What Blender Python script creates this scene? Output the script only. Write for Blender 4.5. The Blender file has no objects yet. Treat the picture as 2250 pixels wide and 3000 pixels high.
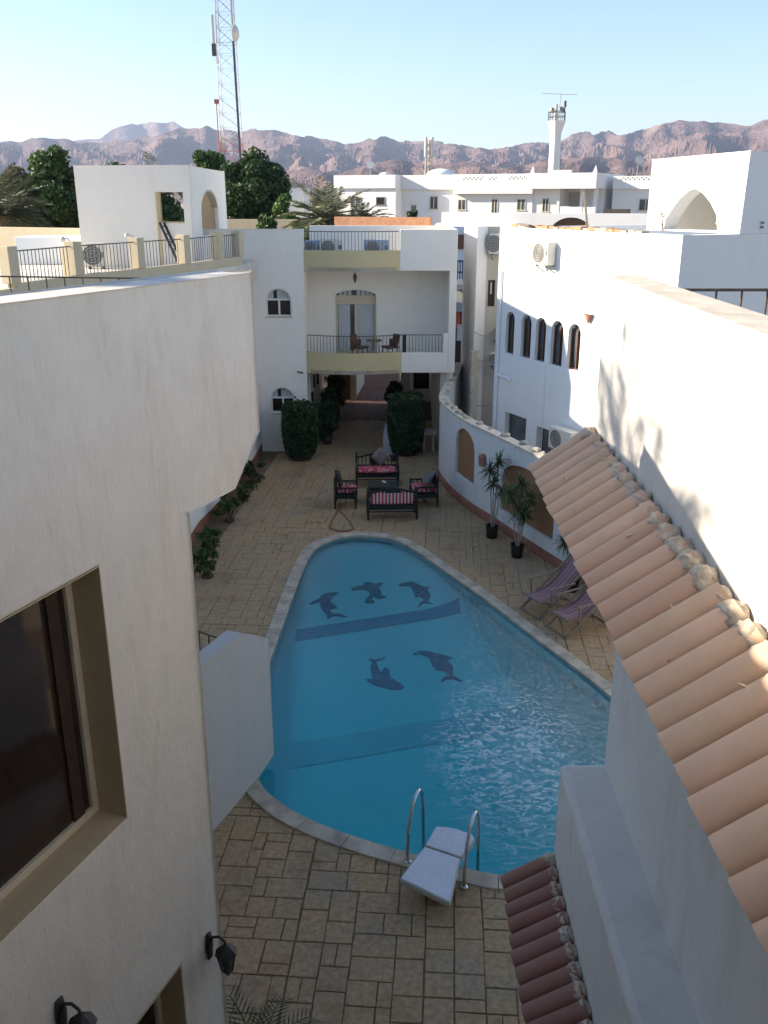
import bpy, math, random
import numpy as np
from mathutils import Vector, noise
from mathutils.geometry import tessellate_polygon

SC = bpy.context.scene
COL = SC.collection
R = math.radians
rnd = random.Random(7)

# ------------------------------------------------------------------ camera, world, sun, exposure
cam = bpy.data.cameras.new('camera')
cam.sensor_fit = 'VERTICAL'
cam.sensor_height = 36.0
cam.lens = 31.736
cam.clip_start = 0.05
cam.clip_end = 40000
camo = bpy.data.objects.new('camera', cam)
COL.objects.link(camo)
camo.location = (0, 0, 8.0)
camo.rotation_euler = (R(90 - 19.17), 0, 0)
SC.camera = camo

SUN_EL, SUN_AZ = 22.5, 278.0          # azimuth clockwise from +Y
world = bpy.data.worlds.new('World')
SC.world = world
world.use_nodes = True
wn = world.node_tree.nodes
sky = wn.new('ShaderNodeTexSky')
sky.sky_type = 'NISHITA'
sky.sun_disc = False
sky.sun_elevation = R(SUN_EL)
sky.sun_rotation = R(SUN_AZ)
sky.altitude = 0
sky.air_density = 1.0
sky.dust_density = 0.1
sky.ozone_density = 2.2
wn['Background'].inputs['Strength'].default_value = 0.082
world.node_tree.links.new(sky.outputs[0], wn['Background'].inputs['Color'])

sund = bpy.data.lights.new('sun', 'SUN')
sund.energy = 5.0
sund.angle = R(0.6)
sund.color = (1.0, 0.87, 0.70)
suno = bpy.data.objects.new('sun', sund)
COL.objects.link(suno)
sdir = Vector((math.sin(R(SUN_AZ)) * math.cos(R(SUN_EL)), math.cos(R(SUN_AZ)) * math.cos(R(SUN_EL)), math.sin(R(SUN_EL))))
suno.rotation_euler = sdir.to_track_quat('Z', 'Y').to_euler()
suno.location = (-30, 5, 30)

SC.view_settings.view_transform = 'Standard'
SC.view_settings.look = 'None'
SC.view_settings.exposure = 1.5
SC.view_settings.gamma = 1.0
SC.render.engine = 'CYCLES'
SC.cycles.use_denoising = True
SC.cycles.max_bounces = 9
SC.cycles.diffuse_bounces = 6
SC.cycles.transparent_max_bounces = 12
SC.cycles.volume_bounces = 0
SC.cycles.caustics_reflective = False
SC.cycles.caustics_refractive = False

# ------------------------------------------------------------------ helpers
def wl(o):
    p = Vector((0, 0, 0))
    while o is not None:
        p += o.location
        o = o.parent
    return p


class MB:
    def __init__(s):
        s.v, s.f, s.s = [], [], []

    def add(s, vs, fs, smooth=False):
        b = len(s.v)
        s.v += [tuple(p) for p in vs]
        s.f += [tuple(i + b for i in f) for f in fs]
        s.s += [smooth] * len(fs)
        return s

    def box(s, x0, y0, z0, x1, y1, z1):
        return s.obox((x0, y0, z0), (x1 - x0, 0, 0), (0, y1 - y0, 0), (0, 0, z1 - z0))

    def obox(s, o, u, v, w):
        o, u, v, w = Vector(o), Vector(u), Vector(v), Vector(w)
        if u.cross(v).dot(w) < 0:
            u, v = v, u
        p = [o, o + u, o + u + v, o + v, o + w, o + u + w, o + u + v + w, o + v + w]
        return s.add(p, [(0, 3, 2, 1), (4, 5, 6, 7), (0, 1, 5, 4), (1, 2, 6, 5), (2, 3, 7, 6), (3, 0, 4, 7)])

    def cbox(s, c, sx, sy, sz, rz=0):
        a = Vector((math.cos(rz) * sx, math.sin(rz) * sx, 0))
        b = Vector((-math.sin(rz) * sy, math.cos(rz) * sy, 0))
        return s.obox(Vector(c) - a / 2 - b / 2, a, b, (0, 0, sz))

    def bar(s, a, b, w, h=None, up=(0, 0, 1)):
        a, b = Vector(a), Vector(b)
        h = h or w
        d = (b - a).normalized()
        up = Vector(up)
        if abs(d.dot(up)) > 0.95:
            up = Vector((1, 0, 0))
        x = d.cross(up).normalized()
        y = x.cross(d).normalized()
        return s.obox(a - x * w / 2 - y * h / 2, x * w, y * h, b - a)

    def tube(s, pts, r, n=8, smooth=True):
        pts = [Vector(p) for p in pts]
        m = len(pts)
        rs = r if isinstance(r, (list, tuple)) else [r] * m
        vs, fs = [], []
        prev = None
        for i, p in enumerate(pts):
            d = (pts[min(i + 1, m - 1)] - pts[max(i - 1, 0)]).normalized()
            if prev is None:
                up = Vector((0, 0, 1)) if abs(d.z) < 0.9 else Vector((1, 0, 0))
                x = d.cross(up).normalized()
            else:
                x = (prev - d * prev.dot(d)).normalized()
            prev = x
            y = d.cross(x)
            for k in range(n):
                t = 2 * math.pi * k / n
                vs.append(p + (x * math.cos(t) + y * math.sin(t)) * rs[i])
        for i in range(m - 1):
            for k in range(n):
                a, b = i * n + k, i * n + (k + 1) % n
                fs.append((a, b, b + n, a + n))
        s.add(vs, fs, smooth)
        s.add(vs[:n], [tuple(range(n - 1, -1, -1))])
        s.add(vs[-n:], [tuple(range(n))])
        return s

    def lathe(s, prof, c, n=16, smooth=True):
        vs, fs = [], []
        for r, z in prof:
            for k in range(n):
                t = 2 * math.pi * k / n
                vs.append((c[0] + r * math.cos(t), c[1] + r * math.sin(t), c[2] + z))
        for i in range(len(prof) - 1):
            for k in range(n):
                a, b = i * n + k, i * n + (k + 1) % n
                fs.append((a, b, b + n, a + n))
        s.add(vs, fs, smooth)
        if prof[0][0] > 1e-4:
            s.add(vs[:n], [tuple(range(n - 1, -1, -1))])
        if prof[-1][0] > 1e-4:
            s.add(vs[-n:], [tuple(range(n))])
        return s

    def prism(s, poly, z0, z1):
        poly = list(poly)
        if sum(a[0] * b[1] - b[0] * a[1] for a, b in zip(poly, poly[1:] + poly[:1])) < 0:
            poly.reverse()
        n = len(poly)
        vs = [(x, y, z0) for x, y in poly] + [(x, y, z1) for x, y in poly]
        t = tessellate_polygon([[Vector((x, y, 0)) for x, y in poly]])
        fs = []
        for a, b, c in t:
            if (Vector(poly[b]) - Vector(poly[a])).cross(Vector(poly[c]) - Vector(poly[a])) < 0:
                b, c = c, b
            fs += [(a + n, b + n, c + n), (a, c, b)]
        fs += [(i, (i + 1) % n, (i + 1) % n + n, i + n) for i in range(n)]
        return s.add(vs, fs)

    def slab(s, outer, holes, o, u, nrm, thick):
        """vertical wall: outer / hole outlines in (a along u, b up); nrm = outward normal; thickness goes inward"""
        o, u, nrm = Vector(o), Vector(u), Vector(nrm)
        loops = [list(outer)] + [list(h) for h in holes]
        flat = [p for l in loops for p in l]
        tri = tessellate_polygon([[Vector((a, b, 0)) for a, b in l] for l in loops])
        N = len(flat)
        P = [o + u * a + Vector((0, 0, b)) for a, b in flat]
        vs = P + [p - nrm * thick for p in P]
        fs = []
        for a, b, c in tri:
            nn = (P[b] - P[a]).cross(P[c] - P[a])
            if nn.dot(nrm) < 0:
                b, c = c, b
            fs += [(a, b, c), (a + N, c + N, b + N)]
        b0 = 0
        for l in loops:
            m = len(l)
            for i in range(m):
                a, b = b0 + i, b0 + (i + 1) % m
                fs.append((a, b, b + N, a + N))
            b0 += m
        return s.add(vs, fs)

    def build(s, name, mat, parent=None, loc=None, local=False, bevel=0, angle=40, fix=False):
        base = Vector(loc) if loc is not None else Vector((0, 0, 0))
        if parent is not None:
            base = Vector((0, 0, 0)) if local else wl(parent)
        me = bpy.data.meshes.new(name)
        vs = [(p[0] - base.x, p[1] - base.y, p[2] - base.z) for p in s.v]
        me.from_pydata(vs, [], s.f)
        me.polygons.foreach_set('use_smooth', s.s)
        me.materials.append(mat)
        me.update()
        if fix:
            import bmesh
            bm = bmesh.new(); bm.from_mesh(me)
            bmesh.ops.remove_doubles(bm, verts=bm.verts, dist=1e-4)
            bmesh.ops.recalc_face_normals(bm, faces=bm.faces)
            bm.to_mesh(me); bm.free()
        o = bpy.data.objects.new(name, me)
        COL.objects.link(o)
        if parent is not None:
            o.parent = parent
        elif loc is not None:
            o.location = loc
        if bevel:
            m = o.modifiers.new('bevel', 'BEVEL')
            m.width = bevel
            m.segments = 2
            m.limit_method = 'ANGLE'
            m.angle_limit = R(angle)
        return o


def tag(o, label=None, cat=None, group=None, kind=None):
    if label: o['label'] = label
    if cat: o['category'] = cat
    if group: o['group'] = group
    if kind: o['kind'] = kind
    return o


def thing(name, label, cat, loc=(0, 0, 0), rz=0, group=None):
    o = bpy.data.objects.new(name, None)
    COL.objects.link(o)
    o.location = loc
    o.rotation_euler = (0, 0, rz)
    o.empty_display_size = 0.2
    return tag(o, label, cat, group)


def copy_tree(o, parent=None):
    c = o.copy()
    COL.objects.link(c)
    c.parent = parent
    for ch in list(o.children):
        copy_tree(ch, c)
    return c


def arch(a0, a1, b0, bs, n=12, rise=None):
    """arched outline, counter-clockwise: spring height bs"""
    w = (a1 - a0) / 2
    rise = w if rise is None else rise
    c = (a0 + a1) / 2
    pts = [(a0, b0), (a1, b0)]
    for k in range(n + 1):
        t = math.pi * k / n
        pts.append((c + w * math.cos(t), bs + rise * math.sin(t)))
    return pts


def rect(a0, a1, b0, b1):
    return [(a0, b0), (a1, b0), (a1, b1), (a0, b1)]


# ------------------------------------------------------------------ materials
def new_mat(name):
    m = bpy.data.materials.new(name)
    m.use_nodes = True
    nt = m.node_tree
    return m, nt, nt.nodes['Principled BSDF']


def nd(nt, typ, **kw):
    n = nt.nodes.new(typ)
    for k, v in kw.items():
        setattr(n, k, v)
    return n


def tex_noise(nt, vec, scale, detail=4, rough=0.55, mscale=(1, 1, 1), dist=0.0):
    mp = nd(nt, 'ShaderNodeMapping')
    mp.inputs['Scale'].default_value = mscale
    nt.links.new(vec, mp.inputs['Vector'])
    n = nd(nt, 'ShaderNodeTexNoise')
    n.inputs['Scale'].default_value = scale
    n.inputs['Detail'].default_value = detail
    n.inputs['Roughness'].default_value = rough
    n.inputs['Distortion'].default_value = dist
    nt.links.new(mp.outputs[0], n.inputs['Vector'])
    return n.outputs['Fac']


def ramp(nt, fac, stops):
    r = nd(nt, 'ShaderNodeValToRGB')
    el = r.color_ramp.elements
    el[0].position, el[0].color = stops[0][0], (*stops[0][1], 1)
    el[1].position, el[1].color = stops[-1][0], (*stops[-1][1], 1)
    for p, c in stops[1:-1]:
        e = el.new(p)
        e.color = (*c, 1)
    nt.links.new(fac, r.inputs['Fac'])
    return r.outputs['Color']


def mixc(nt, fac, a, b, mode='MIX'):
    m = nd(nt, 'ShaderNodeMix', data_type='RGBA', blend_type=mode)
    for sock, val in ((m.inputs[0], fac), (m.inputs[6], a), (m.inputs[7], b)):
        if hasattr(val, 'is_linked') or hasattr(val, 'links'):
            nt.links.new(val, sock)
        elif isinstance(val, tuple):
            sock.default_value = (*val, 1)
        else:
            sock.default_value = val
    return m.outputs[2]


def pos(nt):
    return nd(nt, 'ShaderNodeNewGeometry').outputs['Position']


def bump(nt, bsdf, h, strength, dist=0.01, prev=None):
    b = nd(nt, 'ShaderNodeBump')
    b.inputs['Strength'].default_value = strength
    b.inputs['Distance'].default_value = dist
    nt.links.new(h, b.inputs['Height'])
    if prev is not None:
        nt.links.new(prev, b.inputs['Normal'])
    nt.links.new(b.outputs[0], bsdf.inputs['Normal'])
    return b.outputs[0]


def mul(c, k):
    return tuple(min(1, x * k) for x in c)


def plain(name, col, rough=0.7, var=0.12, scale=6, bumps=0.0, bscale=80, metal=0.0, spec=0.4, objrand=0.0):
    m, nt, b = new_mat(name)
    p = pos(nt)
    f = tex_noise(nt, p, scale)
    c = ramp(nt, f, [(0.3, mul(col, 1 - var)), (0.7, mul(col, 1 + var))])
    if objrand:
        oi = nd(nt, 'ShaderNodeObjectInfo')
        c2 = ramp(nt, oi.outputs['Random'], [(0, mul(col, 1 - objrand)), (1, mul(col, 1 + objrand))])
        c = mixc(nt, 0.6, c, c2)
    nt.links.new(c, b.inputs['Base Color'])
    b.inputs['Roughness'].default_value = rough
    b.inputs['Metallic'].default_value = metal
    b.inputs['Specular IOR Level'].default_value = spec
    if bumps:
        bump(nt, b, tex_noise(nt, p, bscale), bumps, 0.006)
    return m


def stucco(name, col, streak=0.10, stain=(0.42, 0.33, 0.24), stain_amt=0.25, bumpk=0.35, grain=1.0):
    """hand-thrown plaster: cloudy mottling, fine vertical float marks, soft rain stains, a few hairline marks"""
    m, nt, b = new_mat(name)
    p = pos(nt)
    big = tex_noise(nt, p, 0.55, 6, 0.62, (1, 1, 1), 0.4)
    mid = tex_noise(nt, p, 3.4, 7, 0.72, (1, 1, 0.75), 0.3)
    st = tex_noise(nt, p, 1.0, 8, 0.8, (26, 26, 4.5), 0.8)
    fine = tex_noise(nt, p, 1.0, 6, 0.75, (60, 60, 9), 0.5)
    c = ramp(nt, big, [(0.3, mul(col, 1 - streak * 0.8)), (0.7, mul(col, 1 + streak * 0.35))])
    c = mixc(nt, 0.5, c, ramp(nt, mid, [(0.34, mul(col, 1 - streak * 1.1)), (0.62, mul(col, 1 + streak * 0.45))]))
    c = mixc(nt, 0.28, c, ramp(nt, st, [(0.32, mul(col, 1 - streak * 1.2)), (0.62, mul(col, 1 + streak * 0.4))]))
    rs = tex_noise(nt, p, 1.0, 5, 0.65, (2.6, 2.6, 0.55), 0.3)
    f = ramp(nt, rs, [(0.52, (0, 0, 0)), (0.74, (stain_amt,) * 3)])
    c = mixc(nt, f, c, stain)
    rs2 = tex_noise(nt, p, 1.0, 5, 0.7, (9, 9, 0.9), 0.2)
    f2 = ramp(nt, rs2, [(0.60, (0, 0, 0)), (0.76, (stain_amt * 0.8,) * 3)])
    c = mixc(nt, f2, c, mul(stain, 0.8))
    nt.links.new(c, b.inputs['Base Color'])
    b.inputs['Roughness'].default_value = 0.9
    b.inputs['Specular IOR Level'].default_value = 0.15
    n1 = bump(nt, b, fine, bumpk * 0.6, 0.010 * grain)
    n2 = bump(nt, b, mid, bumpk * 0.5, 0.03 * grain, n1)
    bump(nt, b, tex_noise(nt, p, 70, 4), 0.25 * grain, 0.004, n2)
    return m


M = {}
M['cream'] = stucco('cream_stucco', (0.71, 0.68, 0.625), 0.14, stain=(0.40, 0.30, 0.21), stain_amt=0.34, bumpk=0.9)
M['white'] = stucco('white_stucco', (0.82, 0.84, 0.84), 0.05, stain_amt=0.07, bumpk=0.2)
M['greywall'] = stucco('grey_white_stucco', (0.70, 0.685, 0.655), 0.12, stain=(0.40, 0.36, 0.31), stain_amt=0.30, bumpk=0.7)
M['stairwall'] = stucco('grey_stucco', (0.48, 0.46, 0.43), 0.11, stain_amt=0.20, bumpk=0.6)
M['townwhite'] = stucco('town_white_stucco', (0.80, 0.79, 0.77), 0.05, stain_amt=0.10, bumpk=0.1)
M['garden'] = stucco('garden_wall_paint', (0.70, 0.72, 0.72), 0.07, stain=(0.30, 0.28, 0.25), stain_amt=0.30, bumpk=0.2)
M['facade'] = stucco('facade_stucco', (0.86, 0.82, 0.75), 0.06, stain_amt=0.10, bumpk=0.25)
M['beige'] = stucco('beige_render', (0.50, 0.46, 0.39), 0.08, stain_amt=0.2, bumpk=0.2)
M['yellow'] = stucco('yellow_paint', (0.60, 0.51, 0.30), 0.10, stain=(0.45, 0.38, 0.22), stain_amt=0.25, bumpk=0.3)
M['ochre'] = stucco('ochre_reveal_paint', (0.48, 0.385, 0.245), 0.08, stain=(0.3, 0.2, 0.1), stain_amt=0.25, bumpk=0.2)
M['paleyellow'] = stucco('pale_yellow_paint', (0.55, 0.48, 0.345), 0.08, stain_amt=0.2, bumpk=0.2)
M['niche'] = stucco('niche_brown_paint', (0.33, 0.185, 0.10), 0.12, stain=(0.2, 0.1, 0.05), stain_amt=0.3, bumpk=0.15)
M['skirting'] = plain('terracotta_skirting', (0.27, 0.115, 0.07), 0.85, 0.2, 3, 0.2)
M['cap'] = plain('cement_cap', (0.58, 0.52, 0.43), 0.9, 0.2, 5, 0.5, 40)
M['rubble'] = plain('rubble_stone', (0.42, 0.38, 0.32), 0.95, 0.3, 8, 0.6, 30)
M['mortar'] = plain('mortar', (0.47, 0.41, 0.33), 0.95, 0.3, 16, 1.0, 60)
M['concrete'] = plain('roof_screed', (0.62, 0.585, 0.52), 0.9, 0.12, 2, 0.3, 30)
M['iron'] = plain('painted_iron', (0.10, 0.075, 0.06), 0.55, 0.3, 12)
M['greyiron'] = plain('grey_painted_iron', (0.22, 0.22, 0.22), 0.5, 0.2, 12)
M['black'] = plain('black_metal', (0.02, 0.02, 0.022), 0.45, 0.3, 20)
M['steel'] = plain('stainless_steel', (0.55, 0.55, 0.55), 0.16, 0.1, 20, metal=1.0)
M['darkwood'] = plain('dark_green_black_wood', (0.013, 0.024, 0.022), 0.4, 0.5, 20)
M['brownwood'] = plain('brown_wood', (0.13, 0.065, 0.035), 0.55, 0.35, 18)
M['palewood'] = plain('weathered_wood', (0.20, 0.165, 0.125), 0.7, 0.3, 25)
M['wicker'] = plain('brown_wicker', (0.10, 0.052, 0.032), 0.7, 0.3, 60, 0.4, 120)
M['frame'] = plain('cream_window_frame', (0.60, 0.53, 0.40), 0.5, 0.06, 8)
M['whiteframe'] = plain('white_aluminium_frame', (0.72, 0.72, 0.68), 0.4, 0.05, 8)
M['curtain'] = plain('pale_curtain', (0.50, 0.53, 0.55), 0.9, 0.1, 20)
M['acwhite'] = plain('air_conditioner_casing', (0.66, 0.64, 0.57), 0.45, 0.06, 6)
M['acgrille'] = plain('air_conditioner_grille', (0.16, 0.16, 0.15), 0.5, 0.1, 8)
M['acblue'] = plain('air_conditioner_blue_casing', (0.30, 0.40, 0.52), 0.45, 0.06, 6)
M['potblack'] = plain('black_plastic_pot', (0.03, 0.03, 0.03), 0.5, 0.3, 20)
M['soil'] = plain('soil', (0.07, 0.045, 0.03), 0.95, 0.4, 40, 0.5)
M['hose'] = plain('orange_red_hose', (0.32, 0.09, 0.04), 0.5, 0.1, 10)
M['boardtop'] = plain('white_fibreglass', (0.60, 0.63, 0.68), 0.45, 0.10, 34, 0.8, 60)
M['boardside'] = plain('grey_fibreglass_side', (0.42, 0.42, 0.40), 0.5, 0.1, 10)
M['brownclay'] = plain('clay_lamp', (0.34, 0.17, 0.11), 0.8, 0.15, 20)
M['cable'] = plain('grey_cable', (0.25, 0.25, 0.24), 0.6)
M['drypale'] = plain('dry_leaf', (0.60, 0.52, 0.38), 0.9)
M['paper'] = plain('white_paper', (0.75, 0.75, 0.72), 0.8)
M['greycloth'] = plain('grey_brown_cloth', (0.22, 0.165, 0.14), 0.95, 0.2, 30)
M['darkcloth'] = plain('dark_cloth', (0.05, 0.035, 0.035), 0.95, 0.2, 30)
M['slatecloth'] = plain('slate_grey_cloth', (0.17, 0.165, 0.16), 0.95, 0.2, 30)
M['bluerail'] = plain('blue_painted_wood', (0.05, 0.09, 0.17), 0.6)
M['brick'] = plain('orange_brick_render', (0.48, 0.25, 0.14), 0.9, 0.2, 6, 0.3)
M['bluewhite'] = plain('pale_blue_render', (0.62, 0.70, 0.76), 0.9, 0.05)
M['mastred'] = plain('mast_red_paint', (0.42, 0.14, 0.10), 0.6)
M['mastpink'] = plain('mast_faded_paint', (0.42, 0.36, 0.37), 0.6)
M['mastwhite'] = plain('mast_white_paint', (0.66, 0.66, 0.66), 0.6)
M['mastdark'] = plain('mast_dark_cable', (0.09, 0.10, 0.12), 0.7)
M['bark'] = plain('bark', (0.14, 0.10, 0.07), 0.95, 0.3, 8, 0.6, 20)
M['cane'] = plain('pale_cane', (0.36, 0.33, 0.25), 0.8, 0.25, 20)
M['clothred'] = plain('red_washing', (0.40, 0.10, 0.09), 0.9)
M['clothgrey'] = plain('grey_washing', (0.45, 0.45, 0.48), 0.9)
M['sand'] = plain('dusty_ground', (0.36, 0.28, 0.20), 0.95, 0.2, 0.4, 0.3, 6)


def glass(name, col=(0.025, 0.02, 0.018), rough=0.06, var=0.3):
    m, nt, b = new_mat(name)
    f = tex_noise(nt, pos(nt), 1.5, 2)
    nt.links.new(ramp(nt, f, [(0.3, mul(col, 1 - var)), (0.7, mul(col, 1 + var))]), b.inputs['Base Color'])
    b.inputs['Roughness'].default_value = rough
    b.inputs['Specular IOR Level'].default_value = 0.5
    return m


M['glass'] = glass('brown_window_glass', (0.030, 0.020, 0.016))
M['greyglass'] = glass('grey_window_glass', (0.09, 0.10, 0.11))
M['opening'] = plain('dark_interior', (0.03, 0.026, 0.024), 0.9, 0.3, 3)
M['sash'] = plain('dark_brown_sash', (0.045, 0.028, 0.022), 0.5, 0.2, 10)


def leaf_mat(name, a, b_, trans=0.25):
    m, nt, b = new_mat(name)
    oi = nd(nt, 'ShaderNodeNewGeometry')
    c = ramp(nt, oi.outputs['Random Per Island'], [(0.0, a), (1.0, b_)])
    nt.links.new(c, b.inputs['Base Color'])
    b.inputs['Roughness'].default_value = 0.55
    b.inputs['Specular IOR Level'].default_value = 0.3
    t = nd(nt, 'ShaderNodeBsdfTranslucent')
    nt.links.new(c, t.inputs['Color'])
    mx = nd(nt, 'ShaderNodeMixShader')
    mx.inputs[0].default_value = trans
    nt.links.new(b.outputs[0], mx.inputs[1])
    nt.links.new(t.outputs[0], mx.inputs[2])
    nt.links.new(mx.outputs[0], nt.nodes['Material Output'].inputs['Surface'])
    return m


M['leafdark'] = leaf_mat('dark_green_leaves', (0.018, 0.042, 0.016), (0.075, 0.125, 0.04))
M['leafmid'] = leaf_mat('green_leaves', (0.035, 0.075, 0.022), (0.10, 0.16, 0.05))
M['leafbright'] = leaf_mat('bright_green_leaves', (0.06, 0.13, 0.03), (0.16, 0.24, 0.06))
M['palmleaf'] = leaf_mat('grey_green_palm_leaves', (0.07, 0.09, 0.05), (0.19, 0.20, 0.11))
M['palmdark'] = leaf_mat('dark_palm_leaves', (0.03, 0.045, 0.025), (0.08, 0.10, 0.05))
M['hedge'] = leaf_mat('hedge_leaves', (0.012, 0.032, 0.014), (0.06, 0.105, 0.04), 0.15)
M['dracleaf'] = leaf_mat('strap_leaves', (0.05, 0.085, 0.035), (0.13, 0.17, 0.07))
M['tallleaf'] = leaf_mat('dusty_leaves', (0.09, 0.08, 0.05), (0.20, 0.17, 0.10))


def tile_mat():
    m, nt, b = new_mat('terracotta_tile')
    p = pos(nt)
    oi = nd(nt, 'ShaderNodeObjectInfo')
    base = ramp(nt, oi.outputs['Random'], [(0.0, (0.47, 0.30, 0.225)), (0.3, (0.60, 0.405, 0.30)), (0.65, (0.54, 0.38, 0.265)), (1.0, (0.64, 0.435, 0.335))])
    f = tex_noise(nt, p, 5, 5, 0.6)
    c = mixc(nt, ramp(nt, f, [(0.35, (0, 0, 0)), (0.75, (0.55,) * 3)]), base, (0.44, 0.33, 0.225))
    f2 = tex_noise(nt, p, 40, 4, 0.7)
    c = mixc(nt, ramp(nt, f2, [(0.60, (0, 0, 0)), (0.72, (0.35,) * 3)]), c, (0.62, 0.52, 0.42))
    nt.links.new(c, b.inputs['Base Color'])
    b.inputs['Roughness'].default_value = 0.8
    b.inputs['Specular IOR Level'].default_value = 0.25
    bump(nt, b, f2, 0.25, 0.004)
    return m


M['tile'] = tile_mat()


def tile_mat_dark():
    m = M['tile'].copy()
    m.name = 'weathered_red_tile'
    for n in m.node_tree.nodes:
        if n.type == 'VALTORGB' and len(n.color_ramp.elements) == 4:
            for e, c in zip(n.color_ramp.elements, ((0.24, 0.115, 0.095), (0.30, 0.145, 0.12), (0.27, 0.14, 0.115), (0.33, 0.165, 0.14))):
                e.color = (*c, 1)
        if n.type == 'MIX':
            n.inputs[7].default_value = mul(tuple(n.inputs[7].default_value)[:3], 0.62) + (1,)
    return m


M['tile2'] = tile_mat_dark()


def paver_mat():
    m, nt, b = new_mat('stamped_paving')
    g = nd(nt, 'ShaderNodeNewGeometry')
    p = g.outputs['Position']
    oi = nd(nt, 'ShaderNodeObjectInfo')
    ad = nd(nt, 'ShaderNodeMath', operation='ADD')
    nt.links.new(g.outputs['Random Per Island'], ad.inputs[0])
    nt.links.new(oi.outputs['Random'], ad.inputs[1])
    fr = nd(nt, 'ShaderNodeMath', operation='FRACT')
    nt.links.new(ad.outputs[0], fr.inputs[0])
    base = ramp(nt, fr.outputs[0], [(0.0, (0.43, 0.300, 0.165)), (0.35, (0.445, 0.312, 0.176)), (0.7, (0.42, 0.302, 0.176)), (1.0, (0.455, 0.318, 0.172))])
    # large weather patches: grey lime wash, dark damp, rust
    grey = tex_noise(nt, p, 0.75, 6, 0.7)
    c = mixc(nt, ramp(nt, grey, [(0.52, (0, 0, 0)), (0.68, (0.65,) * 3)]), base, (0.29, 0.26, 0.215))
    dk = tex_noise(nt, p, 0.9, 6, 0.7, (1, 1, 1), 0.3)
    c = mixc(nt, ramp(nt, dk, [(0.54, (0, 0, 0)), (0.74, (0.55,) * 3)]), c, (0.165, 0.125, 0.085))
    rust = tex_noise(nt, p, 1.3, 5, 0.6)
    c = mixc(nt, ramp(nt, rust, [(0.56, (0, 0, 0)), (0.72, (0.6,) * 3)]), c, (0.25, 0.125, 0.058))
    fine = tex_noise(nt, p, 14, 6, 0.7)
    c = mixc(nt, 0.75, c, ramp(nt, fine, [(0.3, (0.45, 0.45, 0.45)), (0.65, (1.15, 1.12, 1.08))]), 'MULTIPLY')
    nt.links.new(c, b.inputs['Base Color'])
    r = ramp(nt, dk, [(0.4, (0.8,) * 3), (0.72, (0.5,) * 3)])
    nt.links.new(r, b.inputs['Roughness'])
    b.inputs['Specular IOR Level'].default_value = 0.3
    bump(nt, b, tex_noise(nt, p, 22, 5, 0.65), 0.5, 0.012)
    return m


M['paver'] = paver_mat()
M['grout'] = plain('dark_joint', (0.17, 0.12, 0.07), 0.95, 0.35, 6, 0.3)
M['coping'] = plain('pool_coping', (0.43, 0.375, 0.29), 0.7, 0.34, 3, 0.5, 30)
M['redpave'] = plain('red_brown_paving', (0.12, 0.06, 0.045), 0.8, 0.35, 5, 0.3)


def mosaic(name, a, b_, sc=1.0):
    m, nt, b = new_mat(name)
    p = pos(nt)
    br = nd(nt, 'ShaderNodeTexVoronoi')
    br.inputs['Scale'].default_value = 32
    br.feature = 'F1'
    br.distance = 'CHEBYCHEV'
    br.inputs['Randomness'].default_value = 0.12
    nt.links.new(p, br.inputs['Vector'])
    c = ramp(nt, br.outputs['Color'], [(0.1, a), (0.9, b_)])
    f = tex_noise(nt, p, 0.8, 3)
    c = mixc(nt, 0.25, c, ramp(nt, f, [(0.3, mul(a, .8)), (0.7, b_)]))
    nt.links.new(c, b.inputs['Base Color'])
    b.inputs['Roughness'].default_value = 0.35
    return m


M['basin'] = mosaic('pale_blue_mosaic', (0.52, 0.88, 0.89), (0.62, 0.91, 0.91))
M['basinband'] = mosaic('blue_mosaic_band', (0.13, 0.33, 0.46), (0.20, 0.42, 0.54))
M['dolphin'] = mosaic('dark_blue_mosaic', (0.03, 0.11, 0.21), (0.10, 0.26, 0.38))


def break_up(m, light):
    """lighter tesserae scattered through the dark figure"""
    nt = m.node_tree
    b = nt.nodes['Principled BSDF']
    src = b.inputs['Base Color'].links[0].from_socket
    f = tex_noise(nt, pos(nt), 7.0, 4, 0.7)
    c = mixc(nt, ramp(nt, f, [(0.54, (0, 0, 0)), (0.66, (0.75,) * 3)]), src, light)
    nt.links.new(c, b.inputs['Base Color'])


break_up(M['dolphin'], (0.34, 0.60, 0.68))


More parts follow.
